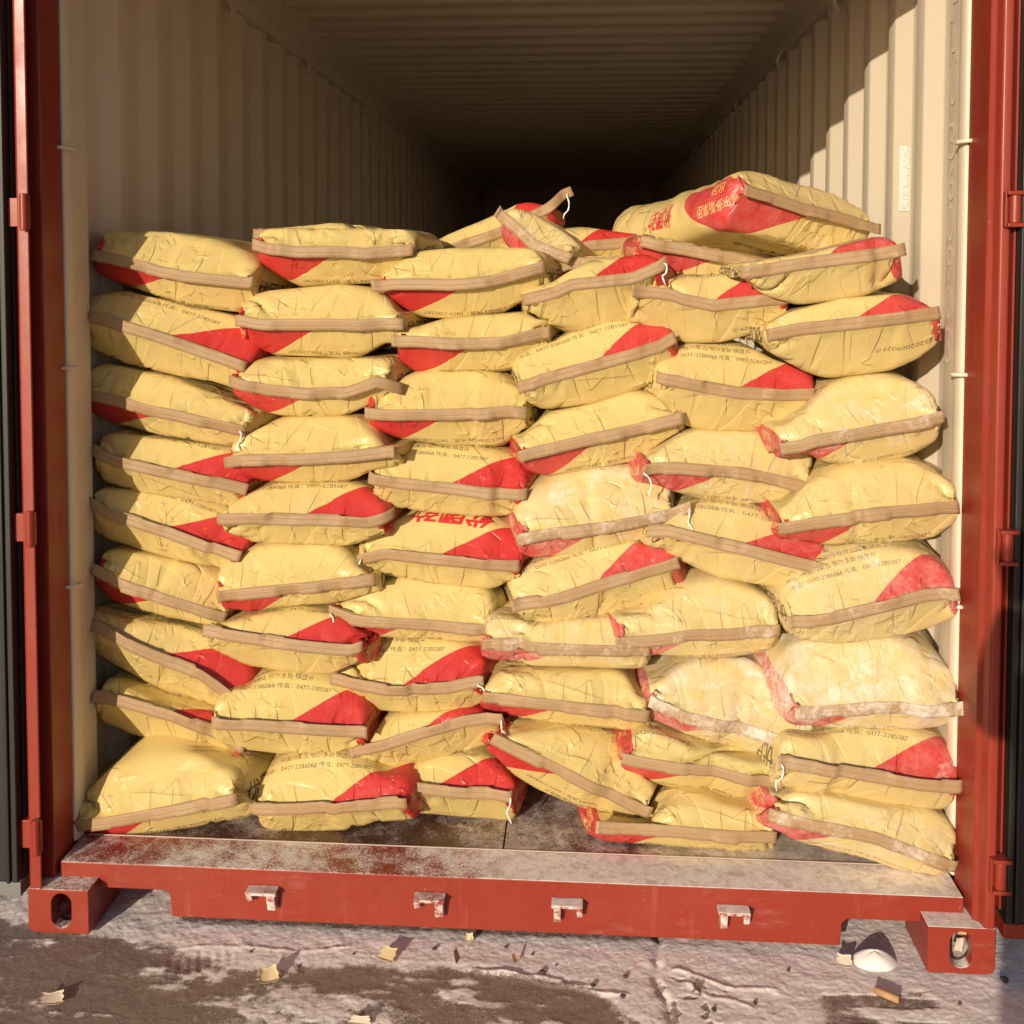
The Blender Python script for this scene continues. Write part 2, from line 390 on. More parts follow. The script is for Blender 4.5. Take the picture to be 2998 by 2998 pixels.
# corner castings with an oval hole
def casting(side):
    bm = bmesh.new()
    x0, x1, y0, y1, z0, z1 = 1.057, 1.219, 0.0, .178, .002, .118
    cx, cz = 1.137 if side > 0 else 1.130, .062
    n = 40; outer = []; oval = []
    for k in range(n):
        a = 2*math.pi*k/n; c, s = math.cos(a), math.sin(a)
        dx = ((x1-cx) if c > 0 else (cx-x0)); dz = ((z1-cz) if s > 0 else (cz-z0))
        r = min(dx/abs(c) if abs(c) > 1e-6 else 9, dz/abs(s) if abs(s) > 1e-6 else 9)
        px, pz = cx+r*c, cz+r*s
        if px > x1-.016 and pz < z0+.016:                                       # rounded outer lower corner
            d = math.hypot(px-(x1-.016), pz-(z0+.016)); px = x1-.016+(px-(x1-.016))/d*.016; pz = z0+.016+(pz-(z0+.016))/d*.016
        outer.append((px, pz))
        oz = .0185 if abs(s) > 1e-6 else 0
        oval.append((cx+.0265*c, cz+.0265*s+(oz if s > 1e-6 else -oz if s < -1e-6 else 0)))
    for (cxn, czn) in ((x0, z1), (x0, z0), (x1, z1)):                           # snap to true corners
        k = min(range(n), key=lambda i: (outer[i][0]-cxn)**2+(outer[i][1]-czn)**2); outer[k] = (cxn, czn)
    S = side
    L = []
    for pts, y in ((outer, y1), (outer, y0), (oval, y0), (oval, y0+.032)):
        L.append([bm.verts.new((S*p[0], y, p[1])) for p in pts])
    for A, B in zip(L[:-1], L[1:]):
        for k in range(n): bm.faces.new((A[k], A[(k+1) % n], B[(k+1) % n], B[k]))
    bm.faces.new(L[0])
    inner = [bm.verts.new((S*(cx+(p[0]-cx)*1.9), y0+.033, cz+(p[1]-cz)*1.12)) for p in oval]
    back = [bm.verts.new((S*(cx+(p[0]-cx)*1.9), y0+.150, cz+(p[1]-cz)*1.12)) for p in oval]
    for A, B in ((L[3], inner), (inner, back)):
        for k in range(n): bm.faces.new((A[k], A[(k+1) % n], B[(k+1) % n], B[k]))
    bm.faces.new(back)
    bm_obj('corner_casting', bm, REDP, CON, bevel=.0025)
casting(-1); casting(1)
# rear corner posts: outer flange, recess for the door, inner face; a beige channel welded behind
ZT = 2.90
HZ = [(.217, .303), (1.018, 1.103), (1.820, 1.905), (2.60, 2.685)]
def post(side):
    S = side
    if S < 0: pl = [(1.210, 0), (1.182, 0), (1.182, .006), (1.207, .010), (1.207, .048), (1.171, .048), (1.168, .146), (1.2185, .146), (1.2185, .010)]
    else: pl = [(1.212, -.004), (1.196, -.004), (1.190, 0), (1.185, .022), (1.173, .032), (1.168, .146), (1.2185, .146), (1.2185, .004)]
    bm = bmesh.new(); prism(bm, pl, lambda u, v, t: (S*u, v, t), .119, ZT)
    p = bm_obj('corner_post', bm, RED, CON, bevel=.003)
    pl = [(1.2185, .149), (1.167, .149), (1.164, .151), (1.161, .157), (1.159, .167), (1.158, .180), (1.159, .192), (1.161, .199), (1.165, .203), (1.2185, .203)]
    bm = bmesh.new(); prism(bm, pl, lambda u, v, t: (S*u, v, t), FZ+.002, 2.85)
    bm_obj('inner_post', bm, WALL, CON, bevel=.006, seg=3)
    for z0, z1 in HZ:                        # hinge: two plates, a barrel between them, a strap towards the door
        bm = bmesh.new(); zc = (z0+z1)/2; h = z1-z0
        if S > 0:
            box(bm, S*1.196, S*1.200, -.020, .002, z0, z1)
            box(bm, S*1.200, S*1.243, -.026, .010, z1-.010, z1); box(bm, S*1.200, S*1.243, -.026, .010, z0, z0+.010)
            tube(bm, [(S*1.221, -.010, z0+.010), (S*1.221, -.010, z1-.010)], .0145, 14)
        else:
            box(bm, S*1.200, S*1.176, -.012, .002, z0, z1)
            tube(bm, [(S*1.187, -.012, z0-.004), (S*1.187, -.012, z1+.004)], .010, 12)
            box(bm, S*1.200, S*1.245, .002, .030, z0+.006, z1-.006)
        bm_obj('hinge', bm, RED, p, bevel=.002)
    for z in (2.04, 1.457, .868):            # lashing bars at the side of the opening
        bm = bmesh.new(); tube(bm, [(S*1.172, .128, z), (S*1.157, .134, z), (S*1.145, .147, z-.001), (S*1.143, .160, z-.002), (S*1.152, .172, z-.002)], .0055, 8)
        bm_obj('lashing_bar', bm, WALL, CON, smooth=True)
post(-1); post(1)
# header over the doors
bm = bmesh.new(); box(bm, -1.168, 1.168, 0.0, .16, 2.687, ZT); bm_obj('door_header', bm, RED, CON, bevel=.004)
# corrugated side walls
prof = [(.2035, 0), (.284, 0)]; y = .284
while y < 11.9:
    prof += [(y+.068, .036), (y+.140, .036), (y+.208, 0), (y+.278, 0)]; y += .278
prof[-1] = (12.05, prof[-1][1])
XI = 1.165
for S in (-1, 1):
    V = []; 
    for z in (FZ-.02, 2.755):
        V += [(S*(XI+d), y_, z) for y_, d in prof]
    n = len(prof); Fs = [(i, i+1, n+i+1, n+i) for i in range(n-1)]
    me = grid_mesh('side_wall', V, Fs); w = link_mesh('side_wall', me, WALL, CON)
    md = w.modifiers.new('bevel', 'BEVEL'); md.width = .006; md.segments = 2; md.limit_method = 'ANGLE'; md.angle_limit = math.radians(20)
    me.polygons.foreach_set('use_smooth', [True]*len(me.polygons)); 
    if S > 0: WALL_R = w
    # top rail
    bm = bmesh.new(); prism(bm, [(1.150, 2.738), (1.219, 2.738), (1.219, 2.8715), (1.06, 2.8715), (1.092, 2.846), (1.150, 2.795)], lambda u, v, t: (S*u, t, v), .162, 12.05)
    bm_obj('top_rail', bm, WALL, CON, bevel=.005)
    for ry in (1.385, 2.49, 3.85, 5.1, 6.3):
        bm = bmesh.new()
        for dy in (-.016, .016):
            tube(bm, [(S*1.150, ry+dy, 2.745), (S*1.128, ry+dy*1.1, 2.728), (S*1.120, ry+dy*.9, 2.700), (S*1.132, ry+dy*.5, 2.676), (S*1.146, ry, 2.668)], .0055, 8)
        bm_obj('lashing_ring', bm, WALL, CON, smooth=True)
# roof with shallow ridges across it
prof = []; y = .162
while y < 12.0:
    prof += [(y, 2.868), (y+.035, 2.868), (y+.070, 2.848), (y+.130, 2.848), (y+.165, 2.868)]; y += .209
n = len(prof)
V = [(-1.10, a, b) for a, b in prof]+[(1.10, a, b) for a, b in prof]
me = grid_mesh('roof', V, [(i, n+i, n+i+1, i+1) for i in range(n-1)]); o = link_mesh('roof', me, WALL, CON)
md = o.modifiers.new('bevel', 'BEVEL'); md.width = .012; md.segments = 2; md.limit_method = 'ANGLE'; md.angle_limit = math.radians(15)
me.polygons.foreach_set('use_smooth', [True]*len(me.polygons))
bm = bmesh.new(); box(bm, -1.219, 1.219, .16, 12.1, 2.872, 2.90); bm_obj('roof_skin', bm, RED, CON)
bm = bmesh.new(); box(bm, -1.21, 1.21, 12.05, 12.1, .1, 2.87); bm_obj('front_wall', bm, WALL, CON)
# floor boards behind the sill plate
t = NT('worn_floor_board'); pos = t.add('ShaderNodeNewGeometry').outputs['Position']
sx = t.add('ShaderNodeSeparateXYZ'); t.put(sx.inputs[0], pos)
w = t.noise(t.map(pos, (6, 60, 1)), 1.0, 4)
c = t.mix(w, (.060, .022, .014), (.115, .052, .036))
v = t.math('ADD', t.math('MULTIPLY', t.noise(pos, 4.2, 5, .62, .5), 1.2), t.math('MULTIPLY', t.noise(pos, 21, 6, .7, .2), .7))
v = t.math('ADD', v, t.math('MULTIPLY', t.math('SUBTRACT', t.noise(pos, 190, 4, .8), .5), 1.0))
v = t.math('ADD', v, t.math('MULTIPLY', t.ramp(sx.outputs[0], -.3, 1.1), .42))
k = t.math('MULTIPLY', t.ramp(v, .88, 1.30), t.math('MULTIPLY_ADD', t.ramp(t.noise(pos, 24, 6, .75), .3, .65), .5, .4))
FLOOR = t.out(t.mix(k, c, (.70, .61, .57)), t.math('MULTIPLY_ADD', k, .5, .35), t.bump(t.math('ADD', k, t.math('MULTIPLY', w, .3)), .3, .003))
bm = bmesh.new()
for x0, x1 in ((-1.20, -.001), (.003, 1.20)): box(bm, x0, x1, .196, 12.05, .10, FZ-.001)
bm_obj('floor', bm, FLOOR, CON, bevel=.0015)
bm = bmesh.new(); box(bm, -1.15, 1.15, .1925, .1955, .12, FZ+.0015); bm_obj('floor_strip', bm, mat_plain('worn_bright_steel', (.52, .42, .38), .4), CON)
bm = bmesh.new()
for S in (-1, 1): box(bm, S*1.219, S*1.201, .17, 12.1, .04, .157)
bm_obj('bottom_rail', bm, RED, CON)
# doors, folded right back: the inner edge with its rubber gasket faces the camera
def door(S, lab):
    bm = bmesh.new(); box(bm, S*1.247, S*2.40, .012, .062, .135, 2.66)
    d = bm_obj('door', bm, RED, CON, bevel=.003); d['label'] = lab
    bm = bmesh.new()
    for x0, x1, y0, y1 in ((1.236, 1.252, -.016, .060), (1.2535, 1.263, -.022, .010), (1.2665, 1.292, -.008, .010)):
        box(bm, S*x0, S*x1, y0, y1, .140, 2.66)
    box(bm, S*1.292, S*2.38, -.010, .0115, .140, .165)
    bm_obj('gasket', bm, RUBBER, d, bevel=.003)
    bm = bmesh.new(); box(bm, S*1.2295, S*1.2345, .014, .05, .16 if S > 0 else .17, 2.66); bm_obj('door_edge', bm, RED if S > 0 else RUBBER, d)
    bm = bmesh.new(); box(bm, S*1.236, S*2.40, -.002, .06, .096, .1335); bm_obj('door_foot', bm, RED if S > 0 else mat_plain('grey_weathered_steel', (.16, .16, .16), .6), d, bevel=.002)
door(-1, 'left door folded back against the container side'); door(1, 'right door folded back against the container side')
# markings on the right inner wall
t = NT('faded_stencil_paint'); pos = t.add('ShaderNodeNewGeometry').outputs['Position']
STEN = t.out(t.mix(t.noise(pos, 40, 4), (.66, .58, .47), (.78, .70, .58)), .6)
def wall_text(ch, z0, z1, y0, y1):
    V, T, sz = text_tris(ch)
    P = np.stack([np.full(len(V), XI-.0025), y1-(y1-y0)*V[:, 0], z0+(z1-z0)*V[:, 1]], 1)
    return P, T
Vs, Ts, k0 = [], [], 0
for ch, z1, z0 in (('F', 2.46, 2.362), ('A', 2.352, 2.252), ('U', 2.247, 2.147), ('3', 2.103, 2.006), ('6', 1.995, 1.900), ('0', 1.890, 1.794), ('9', 1.784, 1.690), ('0', 1.680, 1.590), ('3', 1.572, 1.477)):
    P, T = wall_text(ch, z0, z1, .222, .272); Vs.append(P); Ts.append(T+k0); k0 += len(P)
me = grid_mesh('stencil_number', np.concatenate(Vs), np.concatenate(Ts)); link_mesh('stencil_number', me, STEN, CON)
# paper sticker in the trough of the corrugation: rows of tiny print
t = NT('printed_sticker'); pos = t.add('ShaderNodeNewGeometry').outputs['Position']
s = t.add('ShaderNodeSeparateXYZ'); t.put(s.inputs[0], pos)
row = t.ramp(t.math('SINE', t.math('MULTIPLY', s.outputs[2], 950.0)), .15, .5)
cut = t.ramp(t.noise(t.map(pos, (1, 60, 160)), 1.0, 2), .46, .52)
edge = t.ramp(t.math('ADD', s.outputs[1], t.math('MULTIPLY', t.noise(t.map(pos, (0, 0, 55)), 1.0, 1), .020)), .742, .736)
k = t.math('MULTIPLY', t.math('MULTIPLY', row, cut), edge)
STK = t.out(t.mix(t.math('MULTIPLY', k, .6), (.80, .77, .70), (.25, .22, .20)), .5)
bm = bmesh.new()
sl = lambda q: (XI+.036-.036*q-.0022, .702+.068*q-.0012)
a = [bm.verts.new((*sl(q), z)) for q, z in ((.04, 1.896), (.62, 1.899), (.62, 2.100), (.04, 2.092))]
bm.faces.new(a); bm_obj('sticker', bm, STK, CON)

# ------------------------------------------------------------------ ground: one sheet, fine near the container, spilled powder lying on it
xs = np.unique(np.concatenate([np.linspace(-1.5, 1.5, 860), -1.5-np.geomspace(.02, 300, 60), 1.5+np.geomspace(.02, 300, 60)]))
ys = np.unique(np.concatenate([np.linspace(-.40, .28, 210), -.40-np.geomspace(.02, 300, 60), .28+np.geomspace(.02, 300, 60)]))
GX, GY = np.meshgrid(xs, ys, indexing='ij')
big = fbm2(GX*3.1+40, GY*4.3+40, 21, 4); mid = fbm2(GX*13+40, GY*17+40, 31, 4, .6); str_ = fbm2(GX*7+GY*3+60, GY*30+60, 41, 3)
lim = np.interp(GX, [-1.4, -1.22, -1.03, -.90, -.80, -.65, -.48, -.25, -.10, .0, .19, .27, .36, .46, .6, 1.3], [.10, .05, .0, .0, -.05, -.09, -.075, -.05, -.03, -.045, -.085, -.14, -.22, -.42, -.6, -.8])   # near edge of the powder
pw = sstep(-.042, .030, GY-lim+(big-.5)*.05+(mid-.5)*.05)*.92
dirt = sstep(.74, .80, GX+(mid-.5)*.06)*sstep(1.08, 1.03, GX)*sstep(-.055, -.075, GY+(mid-.5)*.03)
pw = pw*(1-.80*dirt*sstep(.36, .52, str_))
spk = sstep(.60, .68, fbm2(GX*30+11, GY*34+7, 71, 3))*sstep(.30, .45, GX)*sstep(.75, .55, GX)*sstep(-.02, -.07, GY)
pw = pw*(1-.8*spk)
brown = 1-sstep(-.04, .02, GY-lim)
lite = np.exp(-(((GX+.40)/.20)**2+((GY+.235)/.07)**2))*.75+np.exp(-(((GX+.70)/.16)**2+((GY+.10)/.05)**2))*.35+np.exp(-(((GX-.10)/.14)**2+((GY+.22)/.05)**2))*.3
pw = np.maximum(pw, brown*np.clip(sstep(.50, .72, str_*.6+mid*.4+lite*.22)*.55+lite*sstep(.42, .60, big*.4+mid*.6), 0, .85))
gap = sstep(.070, .095, GY+(mid-.5)*.03)*sstep(.50, .40, GX)*sstep(-.86, -.84, GX); pw = pw*(1-.8*gap)
pw = np.clip(pw, 0, 1)
far = sstep(.9, 3, np.hypot(GX*.7, GY-.1)); pw = pw*(1-far)+far*.45*big
crk = np.exp(-((GX-.408-.008*np.sin(GY*25)-(fbm2(GY*9+40, GX*0+3, 51)-.5)*.05)/.011)**2)*(GY < .3)*(GY > -1.0)
Z = pw*.003+(fbm2(GX*26+80, GY*30+80, 61, 4, .6)-.5)*.0048*(.5+pw*.6)+(mid-.5)*.003-.008*crk+(fbm2(GX*140+9, GY*150+9, 81, 2, .6)-.5)*.0020*(.45+.55*pw)*(np.abs(GX) < 1.6)*(np.abs(GY) < .6)
# shovel ridges and a boot print pressed into the powder
for (x0, y0, x1, y1, hgt) in ((-.08, -.045, .34, -.125, .008), (-.02, -.06, .26, -.11, .006), (.42, -.03, .70, -.10, .007), (.45, -.075, .62, -.15, .006), (-.9, -.03, -.35, .0, .004), (.75, -.19, 1.0, -.20, .004)):
    dx, dy = x1-x0, y1-y0; L = math.hypot(dx, dy); tt = ((GX-x0)*dx+(GY-y0)*dy)/L**2; dd = ((GX-x0)*dy-(GY-y0)*dx)/L+.008*np.sin(tt*9+x0*30)+(mid-.5)*.02
    Z += hgt*.55*(.4+1.2*mid)*np.exp(-(dd/.006)**2)*sstep(0, .1, tt)*sstep(1, .9, tt)
bx = (GX+.74)*.95+(GY+.075)*.3; by = -(GX+.74)*.3+(GY+.075)*.95
Z += -.002*np.exp(-(bx/.085)**4-(by/.035)**4)*(.5+.5*np.sin(bx*260))
Z *= sstep(6, 1.5, np.hypot(GX, GY)); Z -= .006
V = np.stack([GX.ravel(), GY.ravel(), Z.ravel()], 1)
nx, ny = len(xs), len(ys); idx = np.arange(nx*ny).reshape(nx, ny)
Fq = np.stack([idx[:-1, :-1], idx[1:, :-1], idx[1:, 1:], idx[:-1, 1:]], -1).reshape(-1, 4)
me = grid_mesh('ground', V, Fq)
at = me.attributes.new('powder', 'FLOAT', 'POINT'); at.data.foreach_set('value', pw.astype(np.float32).ravel())
t = NT('wet_concrete_with_spilled_powder'); pos = t.add('ShaderNodeNewGeometry').outputs['Position']
p = t.attr('powder', 'GEOMETRY')
gr = t.noise(pos, 230, 5, .8); n1 = t.noise(pos, 42, 7, .78, .3); n2 = t.noise(pos, 6, 4); n3 = t.noise(t.map(pos, (34, 52, 30)), 1.0, 6, .75, .3)
v = t.math('ADD', t.math('MULTIPLY', p, 1.15), t.math('ADD', t.math('MULTIPLY', t.math('SUBTRACT', n1, .5), 1.25), t.math('ADD', t.math('MULTIPLY', t.math('SUBTRACT', gr, .5), 1.1), t.math('MULTIPLY', t.math('SUBTRACT', n3, .5), .7))))
k = t.ramp(v, .16, .66)
base = t.mix(n1, (.18, .126, .106), (.33, .255, .22)); base = t.mix(t.ramp(gr, .52, .68), base, (.40, .31, .27)); base = t.mix(t.math('MULTIPLY', t.ramp(gr, .46, .36), .7), base, (.10, .068, .055))
pc = t.mix(t.ramp(n1, .3, .7), (.74, .66, .64), (.88, .81, .79)); pc = t.mix(t.math('MULTIPLY', n2, .35), pc, (.78, .70, .71))
pc = t.mix(t.math('MULTIPLY', t.ramp(t.noise(pos, 95, 5, .8), .58, .70), .6), pc, (.32, .24, .21))
c = t.mix(k, base, pc)
h = t.math('ADD', t.math('MULTIPLY', k, .6), t.math('ADD', t.math('MULTIPLY', n1, .8), t.math('MULTIPLY', gr, .9)))
GR = t.out(c, t.math('MULTIPLY_ADD', k, .45, .5), t.bump(h, .55, .003), .3)
tag(link_mesh('ground', me, GR, None, True), kind='structure')
def ground_z(x, y):
    i = int(np.clip(np.searchsorted(xs, x), 1, nx-1)); j = int(np.clip(np.searchsorted(ys, y), 1, ny-1)); return float(max(Z[i, j], Z[i-1, j-1], Z[i-1, j], Z[i, j-1]))
# ------------------------------------------------------------------ sacks: each is filled like a real one - a paper tube sewn flat at its end, blown up by its contents,
#                                                                    held by the floor of sacks beneath it and the sacks above it, until the paper creases
BAGS=[
('c1a','A',0.3,0.0,[264,744,375,771,528,810,735,831],[311,678,497,681,647,705,753,751],[282,792,409,849,569,898,719,916]),
('c1b','B',0.28,0.0,[223,919,311,941,455,986,595,1032,717,1074],[264,854,362,854,569,903,678,929],[233,990,362,1060,518,1098,637,1115]),
('c1c','A',0.283,0.05,[207,1150,285,1165,492,1212,709,1266],[254,1101,300,1063,518,1106,745,1194],[243,1181,321,1238,518,1280,725,1305]),
('c1d','B',0.274,0.0,[264,1313,342,1352,543,1394,637,1414],[295,1251,383,1272,518,1290,673,1311],[267,1388,399,1430,518,1446,637,1461]),
('c1e','B',0.266,0.0,[248,1458,331,1510,492,1559,621,1607,704,1630],[274,1420,362,1430,518,1445,652,1471],[264,1551,388,1595,518,1629,673,1655]),
('c1f','A',0.257,0.0,[261,1665,342,1708,440,1738,585,1788,655,1817],[274,1587,393,1608,518,1637,626,1663],[277,1745,393,1776,518,1808,621,1831]),
('c1g','B',0.249,0.0,[233,1823,331,1859,466,1927,585,1974,696,2054],[285,1771,362,1797,518,1826,621,1859],[259,1890,383,1970,492,2037,631,2059]),
('c1h','B',0.24,0.0,[264,2039,362,2056,512,2099,621,2148,712,2197],[295,1960,383,1993,492,2037,621,2063],[269,2096,393,2165,492,2191,621,2211,681,2227]),
('c1i','A',0.13,0.0,[207,2429,290,2416,518,2374,694,2341],[248,2329,331,2241,424,2177,569,2208,678,2231],[228,2448,414,2444,569,2423,688,2402]),
('c2a','A',0.31,0.0,[732,713,766,725,875,738,1000,739,1067,744,1207,732],[763,683,797,671,994,673,1199,674],[766,766,870,839,1000,831,1104,828,1204,766]),
('c2b','A',0.276,0.0,[691,939,761,951,921,953,1010,953,1181,950],[696,927,725,870,776,854,994,834,1124,849,1176,916],[725,1000,797,1038,983,1048,1052,1046,1129,1000]),
('c2c','A',0.262,0.05,[665,1118,776,1145,895,1154,1010,1150,1104,1122,1150,1132],[673,1101,766,1050,994,1052,1127,1047],[673,1140,766,1203,828,1217,994,1220,1010,1214,1109,1171]),
('c2d','A',0.249,0.0,[653,1355,725,1346,906,1343,1010,1339,1109,1331,1155,1322],[668,1311,818,1223,994,1221,1021,1217,1114,1233,1132,1305],[683,1375,776,1404,854,1413,994,1414,1010,1413,1104,1367]),
('c2e','B',0.235,0.0,[629,1524,735,1517,921,1520,1010,1524,1078,1529,1122,1518],[647,1494,725,1446,807,1415,994,1417,1021,1417,1072,1422,1122,1471],[668,1533,751,1575,983,1591,1031,1591,1098,1559]),
('c2f','A',0.221,0.05,[634,1752,725,1741,807,1731,983,1715,1096,1699],[637,1663,776,1581,983,1595,1031,1611,1093,1673],[678,1771,725,1787,880,1767,983,1763,1083,1730]),
('c2g','B',0.207,0.0,[585,1855,828,1881,983,1900,1021,1903,1060,1893],[611,1833,725,1800,880,1776,1000,1797,1078,1854],[621,1885,725,1948,880,1969,994,1964,1028,1927]),
('c2h','B',0.194,0.0,[616,2116,807,2127,983,2140,1031,2143,1075,2140],[725,2014,766,1970,880,1960,994,1965,1052,2029,1104,2081],[626,2138,725,2188,828,2203,994,2196,1054,2166]),
('c2i','B',0.18,0.0,[730,2367,880,2368,983,2364,1010,2359,1116,2354],[704,2267,751,2210,807,2201,989,2205,1078,2226,1124,2257],[730,2425,802,2428,983,2428,1010,2418,1116,2378]),
('c3a','A',0.29,0.0,[1106,839,1145,832,1311,834,1440,824,1593,783],[1145,797,1207,740,1336,727,1543,727,1603,745],[1132,854,1207,927,1311,932,1466,917,1575,854]),
('c3b','A',0.284,0.0,[1204,1002,1331,1006,1466,1003,1582,977],[1223,958,1311,932,1543,914,1577,937],[1145,1031,1217,1092,1336,1086,1492,1085,1575,1039]),
('c3c','A',0.277,0.0,[1067,1211,1150,1217,1331,1215,1466,1208,1543,1211],[1114,1140,1217,1089,1492,1087,1523,1140],[1078,1233,1171,1282,1311,1306,1481,1312,1533,1248]),
('c3d','B',0.271,0.0,[1075,1401,1140,1409,1311,1430,1445,1446,1541,1454],[1098,1367,1171,1303,1362,1310,1466,1316,1538,1357],[1078,1440,1145,1476,1311,1499,1492,1501,1525,1479]),
('c3e','C',0.265,0.0,[1039,1641,1129,1625,1259,1639,1430,1653,1520,1660],[1083,1569,1207,1496,1466,1508,1523,1575],[1078,1655,1114,1673,1311,1704,1440,1715,1499,1681]),
('c3f','A',0.259,0.15,[958,1795,1031,1817,1207,1831,1435,1851],[990,1766,1093,1714,1181,1681,1455,1714,1471,1776],[990,1839,1135,1860,1362,1871,1435,1867]),
('c3g','B',0.253,0.0,[990,1995,1129,2016,1311,2012,1414,1995],[1000,1932,1088,1871,1259,1862,1383,1880,1443,1927],[1016,2029,1062,2070,1259,2076,1362,2066,1422,2037]),
('c3h','B',0.246,0.0,[1021,2208,1078,2191,1233,2144,1362,2113,1474,2106],[1093,2148,1140,2083,1311,2064,1414,2050,1450,2096],[1049,2231,1140,2240,1311,2211,1440,2171]),
('c3i','B',0.24,0.0,[1135,2329,1207,2310,1362,2329,1499,2337],[1166,2246,1248,2221,1362,2196,1455,2202,1487,2267],[1132,2367,1259,2382,1414,2403,1499,2411]),
('c4a','B',0.26,0.0,[1629,854,1673,832,1751,827,1854,811,1947,772],[1621,828,1725,763,1792,757,1890,745,1939,766],[1564,911,1611,964,1647,983,1776,952,1880,928,1927,849]),
('c4b','B',0.25,0.05,[1518,1132,1621,1102,1776,1058,1932,1014,1976,986],[1611,1002,1673,974,1828,932,1927,958],[1531,1155,1575,1195,1725,1182,1880,1136,1958,1062]),
('c4c','A',0.24,0.1,[1518,1341,1569,1326,1725,1288,1880,1255,2002,1224],[1531,1274,1606,1208,1725,1185,1890,1134,1963,1192],[1523,1352,1580,1397,1725,1379,1854,1353,1968,1264]),
('c4d','A',0.23,0.58,[1512,1585,1621,1563,1802,1539,1976,1510],[1518,1461,1595,1405,1776,1365,1906,1362,1963,1414],[1523,1603,1543,1633,1673,1620,1880,1581,1970,1533]),
('c4e','B',0.22,0.25,[1497,1776,1595,1762,1776,1710,1932,1664,1986,1642],[1528,1668,1621,1621,1828,1585,1942,1595],[1512,1789,1569,1811,1751,1797,1906,1767,1976,1712]),
('c4f','A',0.21,0.62,[1409,1891,1518,1891,1725,1902,1903,1911],[1476,1797,1569,1812,1725,1800,1854,1797,1903,1859],[1435,1924,1569,1948,1725,1948,1880,1958,1906,1932]),
('c4g','A',0.2,0.1,[1410,2049,1497,2053,1725,2079,1903,2099],[1430,1998,1450,1962,1621,1957,1828,1962,1875,2019],[1455,2081,1595,2121,1725,2128,1880,2136,1921,2120]),
('c4h','A',0.19,0.0,[1440,2164,1518,2201,1673,2272,1776,2325,1903,2385],[1461,2153,1497,2120,1647,2125,1828,2148,1906,2278],[1445,2205,1507,2289,1595,2340,1725,2391,1893,2404]),
('c5a','A',0.33,0.2,[1895,710,1952,725,1998,731,2169,763],[1895,691,1998,712,2164,745],[1901,761,1998,807,2102,828,2179,818]),
('c5b','B',0.24,0.1,[1916,855,1973,865,1998,876,2091,897,2205,884,2327,870],[1947,823,1998,805,2153,805,2231,828,2288,849],[1875,942,1906,973,1994,1002,2102,1002,2221,969,2309,914]),
('c5c','B',0.227,0.1,[1924,1110,1983,1115,1998,1120,2169,1148,2288,1155,2384,1154],[1937,1057,1977,1008,2179,1003,2272,1057,2365,1088],[1906,1145,1937,1176,1972,1230,2050,1259,2215,1265,2288,1234,2376,1186]),
('c5d','A',0.214,0.4,[1880,1382,1932,1374,1998,1374,2179,1387,2389,1436],[1901,1326,1983,1274,2014,1257,2231,1267,2309,1290,2384,1342],[1911,1409,1977,1440,2050,1461,2153,1474,2231,1476,2384,1443]),
('c5e','B',0.201,0.3,[1898,1562,1958,1560,2008,1570,2205,1612,2360,1653,2430,1670],[1932,1533,2008,1468,2205,1476,2283,1523,2422,1600],[1932,1598,1994,1637,2102,1689,2309,1720,2360,1717,2425,1683]),
('c5f','A',0.189,0.5,[1880,1881,1958,1872,2008,1862,2153,1857,2288,1849],[1885,1782,1942,1725,2019,1679,2153,1699,2257,1722,2296,1797],[1916,1903,1994,1922,2102,1928,2205,1924,2293,1927]),
('c5g','A',0.176,0.82,[1901,2055,1999,2097,2153,2132,2283,2171,2384,2206],[1898,1998,2014,1937,2127,1927,2257,1932,2298,1973,2329,2070],[1903,2096,1994,2134,2102,2191,2257,2216,2376,2228]),
('c5h','A',0.163,0.15,[1820,2222,1880,2234,1994,2251,2153,2278,2298,2304],[1833,2158,1880,2114,1998,2153,2102,2184,2257,2210,2293,2257],[1807,2215,1849,2268,1932,2297,1998,2320,2153,2343,2270,2359]),
('c5i','A',0.15,0.15,[1744,2421,1839,2431,1994,2439,2127,2449,2278,2465],[1766,2399,1901,2394,1927,2309,1994,2293,2127,2340,2246,2360,2267,2402],[1771,2460,1994,2484,2102,2496,2270,2511]),
('c6b','B',0.14,0.25,[2190,796,2309,775,2464,757,2658,731],[2177,771,2360,745,2593,688,2645,717],[2177,807,2231,860,2334,891,2516,871,2650,805]),
('c6c','B',0.131,0.15,[2246,979,2360,964,2516,948,2756,915],[2246,952,2309,915,2464,875,2666,858,2723,914],[2226,999,2257,1031,2360,1089,2428,1112,2619,1086,2681,1049,2736,1000]),
('c6d','A',0.123,0.52,[2345,1310,2386,1291,2516,1273,2686,1244,2764,1224],[2303,1238,2376,1177,2438,1115,2635,1092,2749,1150],[2355,1318,2412,1353,2516,1369,2671,1343,2749,1287]),
('c6e','A',0.114,0.2,[2280,1556,2386,1534,2567,1503,2686,1498,2813,1488],[2290,1481,2412,1370,2567,1352,2692,1337,2769,1406],[2309,1572,2428,1596,2567,1586,2738,1576,2782,1515]),
('c6f','B',0.106,0.48,[2311,1827,2360,1822,2516,1788,2707,1746,2811,1741],[2283,1719,2360,1652,2438,1606,2728,1575,2800,1688],[2319,1851,2412,1876,2567,1871,2723,1840,2811,1771]),
('c6g','A',0.097,0.92,[2329,2096,2412,2091,2567,2078,2829,2081],[2278,1947,2360,1883,2516,1865,2733,1839,2811,1937],[2355,2113,2443,2134,2567,2143,2671,2146,2826,2114]),
('c6h','B',0.089,0.35,[2280,2236,2386,2247,2516,2268,2697,2299,2824,2310],[2397,2153,2464,2138,2619,2146,2769,2134,2805,2205],[2296,2289,2334,2310,2516,2346,2749,2367,2821,2321]),
